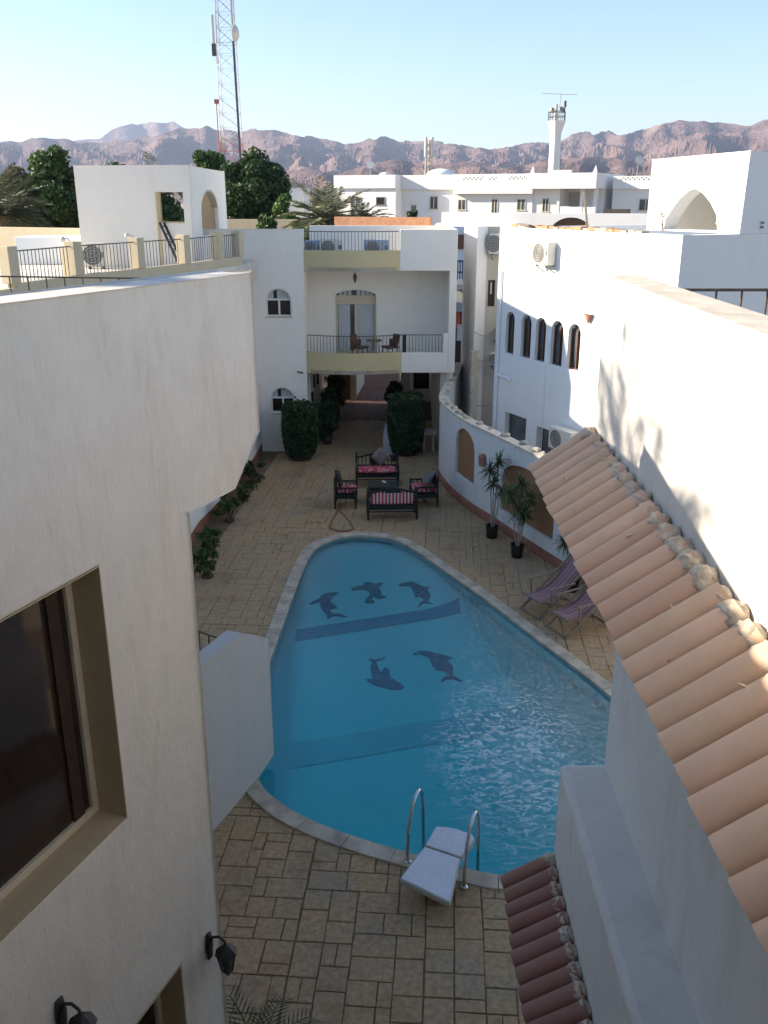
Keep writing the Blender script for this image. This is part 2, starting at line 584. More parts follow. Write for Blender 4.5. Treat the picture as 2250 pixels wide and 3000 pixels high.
def water_mat():
    m, nt, b = new_mat('pool_water')
    nt.nodes.remove(b)
    out = nt.nodes['Material Output']
    p = pos(nt)
    tr = nd(nt, 'ShaderNodeBsdfTransparent')
    tr.inputs['Color'].default_value = (0.95, 1.0, 1.0, 1)
    gl = nd(nt, 'ShaderNodeBsdfGlossy')
    gl.inputs['Roughness'].default_value = 0.02
    fr = nd(nt, 'ShaderNodeFresnel')
    fr.inputs['IOR'].default_value = 1.46
    # ripples: fine chop, calmer away from the inlet at the right-hand side
    w1 = tex_noise(nt, p, 6.5, 3, 0.5, (1, 1.5, 1), 0.5)
    w2 = tex_noise(nt, p, 13.0, 3, 0.55, (1, 1.2, 1), 0.4)
    sx = nd(nt, 'ShaderNodeSeparateXYZ')
    nt.links.new(p, sx.inputs[0])
    cl = nd(nt, 'ShaderNodeMapRange')
    cl.inputs['From Min'].default_value = -0.9
    cl.inputs['From Max'].default_value = 2.2
    cl.inputs['To Min'].default_value = 0.22
    cl.inputs['To Max'].default_value = 1.0
    nt.links.new(sx.outputs[0], cl.inputs['Value'])
    ad = nd(nt, 'ShaderNodeMath', operation='MULTIPLY_ADD')
    nt.links.new(w2, ad.inputs[0]); ad.inputs[1].default_value = 0.40
    nt.links.new(w1, ad.inputs[2])
    ml = nd(nt, 'ShaderNodeMath', operation='MULTIPLY')
    nt.links.new(ad.outputs[0], ml.inputs[0]); nt.links.new(cl.outputs[0], ml.inputs[1])
    bp = nd(nt, 'ShaderNodeBump')
    bp.inputs['Strength'].default_value = 1.0
    bp.inputs['Distance'].default_value = 0.027
    nt.links.new(ml.outputs[0], bp.inputs['Height'])
    nt.links.new(bp.outputs[0], gl.inputs['Normal'])
    nt.links.new(bp.outputs[0], fr.inputs['Normal'])
    mx = nd(nt, 'ShaderNodeMixShader')
    nt.links.new(fr.outputs[0], mx.inputs[0])
    nt.links.new(tr.outputs[0], mx.inputs[1])
    nt.links.new(gl.outputs[0], mx.inputs[2])
    # froth carried from the inlet on the right: lacy bubbles, their white flecks also painting in sparkle
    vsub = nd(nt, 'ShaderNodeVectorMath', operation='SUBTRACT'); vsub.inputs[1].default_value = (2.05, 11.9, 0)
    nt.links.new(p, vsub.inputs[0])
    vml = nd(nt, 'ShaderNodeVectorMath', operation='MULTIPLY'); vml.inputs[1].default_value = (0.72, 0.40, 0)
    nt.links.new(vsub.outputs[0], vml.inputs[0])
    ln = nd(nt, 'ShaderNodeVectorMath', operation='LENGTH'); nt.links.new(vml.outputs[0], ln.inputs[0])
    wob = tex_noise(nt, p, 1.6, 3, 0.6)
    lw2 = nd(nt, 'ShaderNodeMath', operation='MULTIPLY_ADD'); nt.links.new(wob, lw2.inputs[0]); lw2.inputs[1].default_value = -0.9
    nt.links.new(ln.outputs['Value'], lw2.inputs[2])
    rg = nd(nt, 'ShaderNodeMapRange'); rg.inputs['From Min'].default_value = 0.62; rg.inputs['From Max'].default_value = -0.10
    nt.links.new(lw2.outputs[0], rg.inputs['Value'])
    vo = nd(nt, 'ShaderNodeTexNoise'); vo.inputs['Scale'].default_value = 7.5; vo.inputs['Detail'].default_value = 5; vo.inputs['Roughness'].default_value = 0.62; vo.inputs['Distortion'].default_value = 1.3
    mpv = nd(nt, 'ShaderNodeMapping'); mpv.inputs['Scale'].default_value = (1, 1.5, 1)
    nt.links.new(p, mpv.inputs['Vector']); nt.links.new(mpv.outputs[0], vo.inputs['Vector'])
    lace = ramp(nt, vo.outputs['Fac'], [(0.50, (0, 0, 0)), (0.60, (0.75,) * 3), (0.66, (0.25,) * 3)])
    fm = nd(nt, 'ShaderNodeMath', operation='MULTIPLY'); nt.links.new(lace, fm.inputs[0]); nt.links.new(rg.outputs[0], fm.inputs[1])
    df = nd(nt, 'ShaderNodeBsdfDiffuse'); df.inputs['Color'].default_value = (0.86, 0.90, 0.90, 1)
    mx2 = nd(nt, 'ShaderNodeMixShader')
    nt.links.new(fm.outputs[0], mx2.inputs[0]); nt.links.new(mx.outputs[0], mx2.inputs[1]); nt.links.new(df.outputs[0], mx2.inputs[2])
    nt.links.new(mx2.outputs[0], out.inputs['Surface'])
    ab = nd(nt, 'ShaderNodeVolumeAbsorption')
    ab.inputs['Color'].default_value = (0.12, 0.96, 0.968, 1)
    ab.inputs['Density'].default_value = 0.85
    nt.links.new(ab.outputs[0], out.inputs['Volume'])
    return m


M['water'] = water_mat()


def puddle_mat():
    m, nt, b = new_mat('wet_film')
    nt.nodes.remove(b)
    tr = nd(nt, 'ShaderNodeBsdfTransparent')
    tr.inputs['Color'].default_value = (0.8, 0.8, 0.8, 1)
    gl = nd(nt, 'ShaderNodeBsdfGlossy')
    gl.inputs['Roughness'].default_value = 0.28
    fr = nd(nt, 'ShaderNodeFresnel'); fr.inputs['IOR'].default_value = 1.36
    p = pos(nt)
    n = tex_noise(nt, p, 3.0, 4)
    bp = nd(nt, 'ShaderNodeBump'); bp.inputs['Strength'].default_value = 0.3; bp.inputs['Distance'].default_value = 0.01
    nt.links.new(n, bp.inputs['Height'])
    nt.links.new(bp.outputs[0], gl.inputs['Normal'])
    mx = nd(nt, 'ShaderNodeMixShader')
    nt.links.new(fr.outputs[0], mx.inputs[0]); nt.links.new(tr.outputs[0], mx.inputs[1]); nt.links.new(gl.outputs[0], mx.inputs[2])
    nt.links.new(mx.outputs[0], nt.nodes['Material Output'].inputs['Surface'])
    return m


M['puddle'] = puddle_mat()


def cushion_mat():
    m, nt, b = new_mat('red_patterned_cloth')
    tc = nd(nt, 'ShaderNodeTexCoord')
    f = tex_noise(nt, tc.outputs['Object'], 9, 2, 0.5, (1, 1, 1), 1.2)
    c = ramp(nt, f, [(0.40, (0.42, 0.035, 0.06)), (0.50, (0.52, 0.09, 0.11)), (0.60, (0.60, 0.30, 0.28))])
    nt.links.new(c, b.inputs['Base Color'])
    b.inputs['Roughness'].default_value = 0.9
    return m


M['redcloth'] = cushion_mat()


def stripe_mat(name, cols, axis, freq):
    m, nt, b = new_mat(name)
    tc = nd(nt, 'ShaderNodeTexCoord')
    s = nd(nt, 'ShaderNodeSeparateXYZ')
    nt.links.new(tc.outputs['Object'], s.inputs[0])
    ml = nd(nt, 'ShaderNodeMath', operation='MULTIPLY'); ml.inputs[1].default_value = freq
    nt.links.new(s.outputs[axis], ml.inputs[0])
    fr = nd(nt, 'ShaderNodeMath', operation='FRACT'); nt.links.new(ml.outputs[0], fr.inputs[0])
    r = nd(nt, 'ShaderNodeValToRGB'); r.color_ramp.interpolation = 'CONSTANT'
    el = r.color_ramp.elements
    el[0].position, el[0].color = 0, (*cols[0], 1)
    el[1].position, el[1].color = 0.5, (*cols[1], 1)
    for i, c in enumerate(cols[2:]):
        e = el.new(0.62 + 0.2 * i); e.color = (*c, 1)
    nt.links.new(fr.outputs[0], r.inputs[0])
    nt.links.new(r.outputs[0], b.inputs['Base Color'])
    b.inputs['Roughness'].default_value = 0.9
    return m


M['sling'] = stripe_mat('pink_purple_striped_canvas', [(0.30, 0.16, 0.17), (0.11, 0.065, 0.085), (0.33, 0.21, 0.21), (0.14, 0.085, 0.10)], 1, 5.0)
M['stripecloth'] = stripe_mat('red_white_striped_cloth', [(0.42, 0.03, 0.05), (0.60, 0.50, 0.47)], 0, 11.0)


def rock_mat():
    m, nt, b = new_mat('desert_rock')
    p = pos(nt)
    f = tex_noise(nt, p, 0.004, 8, 0.65)
    c = ramp(nt, f, [(0.3, (0.13, 0.092, 0.092)), (0.5, (0.21, 0.145, 0.13)), (0.68, (0.31, 0.215, 0.185))])
    f2 = tex_noise(nt, p, 0.02, 8, 0.7)
    c = mixc(nt, 0.5, c, ramp(nt, f2, [(0.35, (0.55, 0.52, 0.52)), (0.65, (1.2, 1.15, 1.1))]), 'MULTIPLY')
    nt.links.new(c, b.inputs['Base Color'])
    b.inputs['Roughness'].default_value = 1.0
    b.inputs['Specular IOR Level'].default_value = 0.05
    bump(nt, b, f2, 0.9, 25.0)
    return m


M['rock'] = rock_mat()

# ------------------------------------------------------------------ ground, paving, pool
POOL = [(-0.342, 21.17), (0.05, 21.05), (0.40, 20.75), (0.784, 20.166), (1.375, 18.967), (2.154, 17.387), (2.876, 15.742), (3.492, 14.361),
        (3.95, 13.2), (4.15, 12.2), (4.05, 11.2), (3.55, 10.3), (2.75, 9.55), (2.05, 9.2), (1.48, 9.13), (0.995, 9.261), (0.242, 9.559),
        (-0.551, 9.917), (-1.135, 10.268), (-1.485, 10.577), (-1.80, 11.0), (-2.02, 11.7), (-2.14, 12.8), (-2.14, 14.2), (-2.09, 15.2),
        (-2.027, 16.287), (-1.924, 18.185), (-1.80, 19.7), (-1.62, 20.45), (-1.25, 20.95), (-0.80, 21.17)]


def smooth_loop(P, sub=4):
    n = len(P)
    out = []
    for i in range(n):
        p0, p1, p2, p3 = (Vector(P[(i + k) % n]) for k in (-1, 0, 1, 2))
        for j in range(sub):
            t = j / sub
            out.append(0.5 * ((2 * p1) + (p2 - p0) * t + (2 * p0 - 5 * p1 + 4 * p2 - p3) * t * t + (3 * p1 - p0 - 3 * p2 + p3) * t ** 3))
    return [(p.x, p.y) for p in out]


def signed_area(P):
    return 0.5 * sum(a[0] * b[1] - b[0] * a[1] for a, b in zip(P, P[1:] + P[:1]))


POOLS = smooth_loop(POOL)
if signed_area(POOLS) < 0:
    POOLS.reverse()


def offset_loop(P, d):
    n = len(P)
    out = []
    for i in range(n):
        a, b = Vector(P[i - 1]), Vector(P[(i + 1) % n])
        t = (b - a).normalized()
        out.append((P[i][0] + t.y * d, P[i][1] - t.x * d))
    return out


COP = offset_loop(POOLS, 0.30)
GRX0, GRX1, GRY0, GRY1 = -9.0, 9.0, -4.0, 46.0

# far desert floor as a sheet with the built-up area cut out of it
mb = MB()
B = 9000
for x0, y0, x1, y1 in ((-B, -B, GRX0, B), (GRX1, -B, B, B), (GRX0, -B, GRX1, GRY0), (GRX0, GRY1, GRX1, B)):
    mb.add([(x0, y0, -0.05), (x1, y0, -0.05), (x1, y1, -0.05), (x0, y1, -0.05)], [(0, 1, 2, 3)])
tag(mb.build('ground', M['sand']), kind='structure')

# the deck bed (joints show it) with the pool cut out
mb = MB()
outer = [(GRX0, GRY0), (GRX1, GRY0), (GRX1, GRY1), (GRX0, GRY1)]
inner = offset_loop(POOLS, 0.12)
loops = [outer, inner]
flat = [p for l in loops for p in l]
tri = tessellate_polygon([[Vector((x, y, 0)) for x, y in l] for l in loops])
mb.add([(x, y, -0.014) for x, y in flat], [t if (Vector(flat[t[1]]) - Vector(flat[t[0]])).cross(Vector(flat[t[2]]) - Vector(flat[t[0]])) > 0 else (t[0], t[2], t[1]) for t in tri])
deck = tag(mb.build('deck', M['grout']), kind='structure')

# pool basin: walls, sloping floor in three stretches
L1 = lambda x: 16.67 + (x + 2.03) * 0.36           # first break of slope
L2 = lambda x: 13.45 + (x + 1.88) * 0.30           # second break


PA = np.array(smooth_loop(POOL, 40))


def floor_z(x, y):
    a, b = L1(x), L2(x)
    if y >= a: z = -0.50
    elif y >= b: z = -0.50 - 0.76 * (a - y) / (a - b) if a > b else -1.26
    else: z = max(-1.6, -1.26 - 0.09 * (b - y))
    d = float(np.hypot(PA[:, 0] - x, PA[:, 1] - y).min())
    z = max(z, -(0.25 + 2.2 * d))                      # coved foot of the walls
    if y > 17.5:                                        # beach end
        k = min(1.0, (y - 17.5) / 1.8)
        z = z * (1 - k) + k * max(z, -(0.14 + 0.42 * d))
    return z


basin = thing('pool_basin', 'freeform swimming pool lined with pale blue mosaic', 'swimming pool', (0, 15, 0))
basin['kind'] = 'structure'
del basin['category']
mb = MB()
n = len(POOLS)
vs, fs = [], []
for x, y in POOLS:
    vs += [(x, y, 0.0), (x, y, floor_z(x, y) - 0.05)]
for i in range(n):
    j = (i + 1) % n
    fs.append((2 * i, 2 * i + 1, 2 * j + 1, 2 * j))
mb.add(vs, fs, True)
mb.build('basin_wall', mosaic('blue_wall_mosaic', (0.16, 0.46, 0.62), (0.24, 0.54, 0.70)), basin)


def inside(P, x, y):
    c = False
    j = len(P) - 1
    for i in range(len(P)):
        if (P[i][1] > y) != (P[j][1] > y) and x < (P[j][0] - P[i][0]) * (y - P[i][1]) / (P[j][1] - P[i][1]) + P[i][0]:
            c = not c
        j = i
    return c


mb = MB()
pad = offset_loop(POOLS, 0.12)
g = 0.12
x = -2.6
while x < 4.6:
    y = 8.8
    while y < 21.6:
        if any(inside(pad, x + dx * g, y + dy * g) for dx in (0, 1) for dy in (0, 1)):
            q = [(x, y), (x + g, y), (x + g, y + g), (x, y + g)]
            mb.add([(a, b, floor_z(a, b)) for a, b in q], [(0, 1, 2, 3)], True)
        y += g
    x += g
mb.build('basin_floor', M['basin'], basin, fix=True)
for i, (Lf, w, z) in enumerate(((L1, 0.42, 0), (L2, 0.62, 0))):
    mb = MB()
    xs = np.linspace(-2.3, 3.4 if i == 0 else 4.3, 60)
    vs, fs = [], []
    for x in xs:
        for dy in (-w / 2, -w / 6, w / 6, w / 2):
            vs.append((x, Lf(x) + dy, floor_z(x, Lf(x) + dy) + 0.014))
    keep = []
    for k in range(len(xs) - 1):
        xm = (xs[k] + xs[k + 1]) / 2
        if inside(POOLS, xm, Lf(xm)) and float(np.hypot(PA[:, 0] - xm, PA[:, 1] - Lf(xm)).min()) > (0.20 if i == 0 else 0.52):
            for r_ in range(3):
                a = k * 4 + r_
                fs.append((a, a + 4, a + 5, a + 1))
    mb.add(vs, fs)
    mb.build('mosaic_band', M['basinband'] if i == 0 else mosaic('mid_blue_mosaic_band', (0.33, 0.66, 0.72), (0.42, 0.73, 0.78)), basin)
# waterline border of darker tiles
mb = MB()
wl_in = offset_loop(POOLS, -0.012)
vs, fs = [], []
for (x, y) in wl_in:
    vs += [(x, y, -0.02), (x, y, -0.12)]
for i in range(n):
    j = (i + 1) % n
    fs.append((2 * i, 2 * i + 1, 2 * j + 1, 2 * j))
mb.add(vs, fs, True)
mb.build('waterline_tiles', M['basin'], basin)

DOLPH = [
[(-1.084, 19.63), (-1.169, 19.686), (-1.354, 19.63), (-1.484, 19.461), (-1.542, 19.294), (-1.65, 19.185), (-1.716, 18.995), (-1.575, 19.103), (-1.499, 19.157), (-1.458, 18.889), (-1.373, 18.627), (-1.296, 18.472), (-1.261, 18.245), (-1.148, 18.396), (-1.037, 18.396), (-0.812, 18.32), (-0.997, 18.498), (-1.154, 18.523), (-1.233, 18.731), (-1.079, 18.809), (-1.134, 18.995), (-1.243, 19.103), (-1.223, 19.377), (-1.172, 19.517)],
[(-0.789, 19.917), (-0.662, 20.034), (-0.496, 20.093), (-0.475, 20.271), (-0.331, 20.271), (-0.233, 20.181), (-0.017, 20.271), (-0.112, 19.946), (-0.064, 19.715), (-0.04, 19.489), (0.065, 19.433), (-0.039, 19.333), (-0.178, 19.333), (-0.238, 19.461), (-0.294, 19.294), (-0.223, 19.13), (-0.44, 19.103), (-0.41, 19.349), (-0.343, 19.489), (-0.371, 19.772), (-0.586, 19.859), (-0.725, 19.772)],
[(0.355, 20.122), (0.514, 20.241), (0.707, 20.271), (0.868, 20.063), (1.007, 19.946), (1.15, 19.946), (1.039, 19.859), (1.086, 19.601), (1.086, 19.377), (1.021, 19.212), (1.138, 19.022), (1.015, 19.076), (0.9, 19.076), (0.777, 18.836), (0.832, 19.103), (0.941, 19.239), (0.823, 19.461), (0.738, 19.377), (0.711, 19.63), (0.65, 19.946), (0.557, 20.063), (0.413, 20.034)],
[(-0.333, 17.296), (-0.185, 17.274), (-0.036, 17.34), (0.049, 17.406), (-0.057, 17.252), (-0.163, 17.187), (-0.119, 16.929), (-0.056, 16.719), (0.006, 16.929), (0.11, 16.823), (0.129, 16.595), (0.23, 16.392), (0.407, 16.154), (0.345, 16.037), (0.166, 16.037), (-0.014, 16.115), (-0.175, 16.193), (-0.297, 16.312), (-0.38, 16.432), (-0.238, 16.453), (-0.262, 16.678), (-0.286, 16.929), (-0.258, 17.187)],
[(0.629, 17.496), (0.763, 17.654), (0.957, 17.654), (1.147, 17.563), (1.272, 17.496), (1.477, 17.362), (1.363, 17.252), (1.434, 17.057), (1.461, 16.844), (1.423, 16.616), (1.518, 16.513), (1.607, 16.352), (1.451, 16.432), (1.29, 16.453), (1.138, 16.292), (1.232, 16.513), (1.322, 16.636), (1.231, 16.823), (1.126, 16.802), (1.014, 17.057), (0.965, 17.362), (0.822, 17.496)],
]
DEEP = [0, 0, 0, 1, 1]
for P, dz in zip(DOLPH, DEEP):
    zp = -1.38 if dz else -0.88                         # plane the outline was measured on
    out = []
    for x, y in P:
        k = 1.0
        for _ in range(6):
            k = (8 - floor_z(x * k, y * k)) / (8 - zp)
        out.append((x * k, y * k))
    P = smooth_loop(out, 2)
    mb = MB()
    if signed_area(P) < 0: P.reverse()
    t = tessellate_polygon([[Vector((x, y, 0)) for x, y in P]])
    N = len(P)
    top = [(x, y, floor_z(x, y) + 0.02) for x, y in P]
    fs = []
    for a, b, c in t:
        if (Vector(P[b]) - Vector(P[a])).cross(Vector(P[c]) - Vector(P[a])) < 0: b, c = c, b
        fs.append((a, b, c))
    mb.add(top + [(x, y, z - 0.01) for x, y, z in top], fs + [(i, i + N, (i + 1) % N + N, (i + 1) % N) for i in range(N)])
    mb.build('dolphin_mosaic', M['dolphin'], basin)

# water body
mb = MB()
wp = offset_loop(POOLS, -0.002)
if signed_area(wp) < 0: wp.reverse()
mb.prism(wp, -1.75, -0.035)
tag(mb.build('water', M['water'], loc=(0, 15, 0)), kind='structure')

# coping: separate cast pieces round the pool edge
copg = thing('coping', 'weathered pale stone coping round the pool', None, (0, 15, 0))
copg['kind'] = 'structure'
dense = smooth_loop(POOL, 8)
if signed_area(dense) < 0: dense.reverse()
inn = offset_loop(dense, -0.03)
out_ = offset_loop(dense, 0.225)
cum = [0]
for i in range(len(dense)):
    a, b = dense[i], dense[(i + 1) % len(dense)]
    cum.append(cum[-1] + math.hypot(b[0] - a[0], b[1] - a[1]))
nst = 44
step = cum[-1] / nst


def at_len(loop, s):
    s %= cum[-1]
    i = 0
    lo, hi = 0, len(dense)
    while hi - lo > 1:
        mid = (lo + hi) // 2
        if cum[mid] <= s: lo = mid
        else: hi = mid
    t = (s - cum[lo]) / max(1e-6, cum[lo + 1] - cum[lo])
    a, b = loop[lo], loop[(lo + 1) % len(dense)]
    return (a[0] + (b[0] - a[0]) * t, a[1] + (b[1] - a[1]) * t)


for k in range(nst):
    s0, s1 = k * step + 0.004, (k + 1) * step - 0.004
    m_ = 5
    i_ = [at_len(inn, s0 + (s1 - s0) * q / m_) for q in range(m_ + 1)]
    o_ = [at_len(out_, s0 + (s1 - s0) * q / m_) for q in range(m_ + 1)]
    mb = MB()
    zz = 0.028 + rnd.uniform(-0.002, 0.002)
    mb.prism(i_ + o_[::-1], -0.045, zz)
    mb.build('coping_stone', M['coping'], copg, bevel=0.012)

# stamped pavers
ua = R(4.0)
PU, PV = Vector((math.cos(ua), -math.sin(ua))), Vector((math.sin(ua), math.cos(ua)))
G = 0.165
ncol, nrow = 70, 175
occ = np.zeros((ncol, nrow), bool)
pr = random.Random(11)
cells = []
sizes = [(2, 2)] * 6 + [(3, 2)] * 4 + [(2, 3)] * 3 + [(1, 2)] + [(2, 1)] + [(3, 3)]
for j in range(nrow):
    for i in range(ncol):
        if occ[i, j]: continue
        pr.shuffle(sizes)
        for (w, h) in sizes + [(1, 1)]:
            if i + w > ncol or j + h > nrow or occ[i:i + w, j:j + h].any(): continue
            if (j // 34) != ((j + h - 1) // 34) or ((i + w - 1) // 24) != (i // 24): continue
            occ[i:i + w, j:j + h] = True
            cells.append((i, j, w, h))
            break
        else:
            occ[i, j] = True
            cells.append((i, j, 1, 1))
P0 = Vector((-5.2, 5.1))


def clip_half(poly, p, nrm):
    out = []
    for i in range(len(poly)):
        a, b = poly[i], poly[(i + 1) % len(poly)]
        da, db = (a - p).dot(nrm), (b - p).dot(nrm)
        if da >= 0: out.append(a)
        if da * db < 0: out.append(a + (b - a) * (da / (da - db)))
    return out


edge = [Vector(p) for p in offset_loop(POOLS, 0.215)]
edgen = []
for i in range(len(edge)):
    t = (edge[(i + 1) % len(edge)] - edge[i - 1]).normalized()
    edgen.append(Vector((t.y, -t.x)))
EA = np.array([(p.x, p.y) for p in edge])
pav = []
for (i, j, w, h) in cells:
    gp = 0.007 if j < 34 else 0.0045
    gx0 = gp + (0.010 if i % 24 == 0 else 0)
    gy0 = gp + (0.010 if j % 34 == 0 else 0)
    jit = lambda: pr.uniform(-0.006, 0.006)
    q = []
    for (a, b) in ((i * G + gx0, j * G + gy0), ((i + w) * G - gp, j * G + gy0), ((i + w) * G - gp, (j + h) * G - gp), (i * G + gx0, (j + h) * G - gp)):
        q.append(P0 + PU * (a + jit()) + PV * (b + jit()))
    c = sum(q, Vector((0, 0))) / 4
    if c.y > 33.6 or c.y < 5.2: continue
    if c.y > 28.9 and not (-2.5 < c.x < 2.0): continue
    dd = np.hypot(EA[:, 0] - c.x, EA[:, 1] - c.y)
    k = int(dd.argmin())
    if inside([tuple(p) for p in edge], c.x, c.y) and dd[k] > 0.35: continue
    if dd[k] < 0.5:
        q = clip_half(q, edge[k], edgen[k])
        if len(q) >= 3:
            c2 = sum(q, Vector((0, 0))) / len(q)
            k = int(np.hypot(EA[:, 0] - c2.x, EA[:, 1] - c2.y).argmin())
            q = clip_half(q, edge[k], edgen[k])
    if len(q) < 3: continue
    ar = abs(signed_area([tuple(p) for p in q]))
    if ar < 0.003: continue
    pav.append((q, c))


def paver_mesh(mb, q, z):
    q = [tuple(p) for p in q]
    if signed_area(q) < 0: q.reverse()
    c = Vector((sum(p[0] for p in q) / len(q), sum(p[1] for p in q) / len(q)))
    N = len(q)
    top = []
    for p in q:
        v = Vector(p); d = c - v
        v += d * min(0.4, 0.009 / max(d.length, 1e-3))
        top.append((v.x, v.y, z))
    ring = [(p[0], p[1], z - 0.007) for p in q]
    bot = [(p[0], p[1], -0.02) for p in q]
    mb.add(top + ring + bot, [tuple(range(N))] + [(i, i + N, (i + 1) % N + N, (i + 1) % N) for i in range(N)]
           + [(i + N, i + 2 * N, (i + 1) % N + 2 * N, (i + 1) % N + N) for i in range(N)])


def in_view(c):
    d = c.y * 0.9445 + 8 * 0.3284
    v = -(c.y * 0.3284 - 8 * 0.9445) / d * 1950
    u = c.x / d * 1950
    if not (-430 < u < 560 and v < 1120): return False
    if c.y < 10.2: return -2.0 < c.x < 1.62
    if c.y < 14: return c.x > -2.2 and c.x < 1.5 or c.x > 3.4
    return True


vis = [p for p in pav if in_view(p[1])]
vis.sort(key=lambda p: p[1].length)
ind = vis[:298]
indset = set(id(p) for p in ind)
for q, c in ind:
    mb = MB(); paver_mesh(mb, q, pr.uniform(-0.002, 0.003))
    mb.build('paver', M['paver'], deck)
mb = MB()
for p in pav:
    if id(p) not in indset:
        paver_mesh(mb, p[0], pr.uniform(-0.002, 0.003))
tag(mb.build('paving', M['paver'], deck), kind='stuff')

# red-brown paving beyond the passage
mb = MB()
rr = random.Random(3)
y = 33.75
while y < 45.5:
    x = -5 + rr.uniform(0, .3)
    while x < 4:
        w = rr.choice((0.3, 0.4, 0.5))
        mb.box(x, y, -0.02, x + w - 0.012, y + 0.27, rr.uniform(-0.003, 0.004))
        x += w
    y += 0.285
tag(mb.build('passage_paving', M['redpave'], deck), kind='stuff')
mb = MB()
mb.prism(smooth_loop([(-0.02, 28.3), (.30, 27.9), (.42, 28.4), (.27, 29.3), (.20, 30.5), (.22, 32), (.06, 33.2), (-.03, 31), (-.02, 29.4)], 4), 0.0065, 0.0085)
tag(mb.build('puddle', M['puddle']), kind='structure')

# ------------------------------------------------------------------ left hotel wing
LU = Vector((math.sin(R(21.3)), math.cos(R(21.3)), 0))
LN = Vector((math.cos(R(21.3)), -math.sin(R(21.3)), 0))
LO = Vector((-1.386, 6.0, 0))
Z3 = Vector((0, 0, 1))
wing = thing('hotel_wing', 'cream rendered hotel wing on the left with large brown window', 'building', (-3, 4, 0))
outl = [(-10, 0), (0, 0), (0, 5.905), (0.66, 5.905), (1.055, 6.258), (1.055, 7.475), (-3.0, 7.52), (-10, 7.56)]
MBW = MB()
wrect = rect(-3.25, -0.972, 4.04, 5.88)
drect = rect(-1.75, -0.546, 0.02, 2.35)
MBW.slab(outl, [wrect, drect], LO, LU, LN, 0.28)
MBW.build('wall', M['cream'], wing, bevel=0.018)
# core behind the front wall
core = MB()
for poly in ([(-10, 0), (0, 0), (0, 5.9), (-10, 5.9)], [(-10, 5.91), (0.66, 5.91), (1.05, 6.262), (1.05, 6.45), (-10, 6.45)]):
    core.slab(poly, [], LO - LN * 0.283, LU, LN, 6.0)
core.build('building_core', M['cream'], wing)
e0 = LO + LU * 1.055
mb = MB()
mb.obox(e0 - LN * 0.285 + Vector((0, 0, 6.455)), -LN * 0.9, -LU * 0.25, (0, 0, 0.86))
mb.obox(e0 - LN * 1.19 + Vector((0, 0, 6.455)), -LN * 4.7, -LU * 0.25, (0, 0, 0.35))
mb.obox(e0 - LN * 6.0 + Vector((0, 0, 6.455)), -LU * 11, -LN * 0.25, (0, 0, 0.35))
mb.build('parapet', M['cream'], wing, bevel=0.012)
mb = MB()
mb.prism([(-1.035, 7.03), (-1.30, 8.9), (-1.37, 9.35), (-1.80, 9.5), (-1.55, 7.22)], 6.36, 7.30)
mb.build('hidden_shade_block', M['cream'], wing, bevel=0.012)  # unseen block added behind the wing to cast shade on the right wall


def recess_frame(parent, a0, a1, b0, b1, o, u, nrm, depth, name, fr=0.055, reveal=M['ochre'], framem=M['frame'], pane=M['glass'], rev_w=0.006):
    """painted reveal lining + frame + pane set back in a wall opening"""
    o = Vector(o); u = Vector(u); nrm = Vector(nrm)
    Z = Vector((0, 0, 1))
    w = MB()
    P = lambda a, b, d: o + u * a + Z * b - nrm * d
    d0 = -0.002
    for (A, Bv, C) in ((P(a0, b0, d0), u * (a1 - a0), Z * rev_w), (P(a0, b1 - rev_w, d0), u * (a1 - a0), Z * rev_w),
                       (P(a0, b0 + rev_w, d0), u * rev_w, Z * (b1 - b0 - 2 * rev_w)), (P(a1 - rev_w, b0 + rev_w, d0), u * rev_w, Z * (b1 - b0 - 2 * rev_w))):
        w.obox(A, Bv, -nrm * depth, C)
    r_ = w.build('reveal', reveal, parent)
    f = MB()
    i0, i1, j0, j1 = a0 + rev_w, a1 - rev_w, b0 + rev_w, b1 - rev_w
    dd = depth - 0.04
    f.obox(P(i0, j0, dd), u * (i1 - i0), -nrm * 0.05, Z * fr)
    f.obox(P(i0, j1 - fr, dd), u * (i1 - i0), -nrm * 0.05, Z * fr)
    f.obox(P(i0, j0 + fr, dd), u * fr, -nrm * 0.05, Z * (j1 - j0 - 2 * fr))
    f.obox(P(i1 - fr, j0 + fr, dd), u * fr, -nrm * 0.05, Z * (j1 - j0 - 2 * fr))
    fo = f.build(name, framem, parent, bevel=0.004)
    p = MB()
    p.obox(P(i0 + fr * 0.5, j0 + fr * 0.5, dd + 0.030), u * (i1 - i0 - fr), -nrm * 0.012, Z * (j1 - j0 - fr))
    p.build('pane', pane, fo)
    return fo


wf = recess_frame(wing, -3.25, -0.972, 4.04, 5.88, LO, LU, LN, 0.262, 'window')
mb = MB()
P = lambda a, b, d: LO + LU * a + Vector((0, 0, b)) - LN * d
mb.obox(P(-1.20, 4.10, 0.236), LU * 0.10, -LN * 0.012, (0, 0, 1.72))
mb.build('sash', M['sash'], wf)
mb = MB()
mb.obox(P(-2.20, 4.10, 0.236), LU * 0.10, -LN * 0.012, (0, 0, 1.72))
mb.build('sash', M['sash'], wf)
df = recess_frame(wing, -1.75, -0.546, 0.02, 2.35, LO, LU, LN, 0.262, 'door', reveal=M['ochre'])

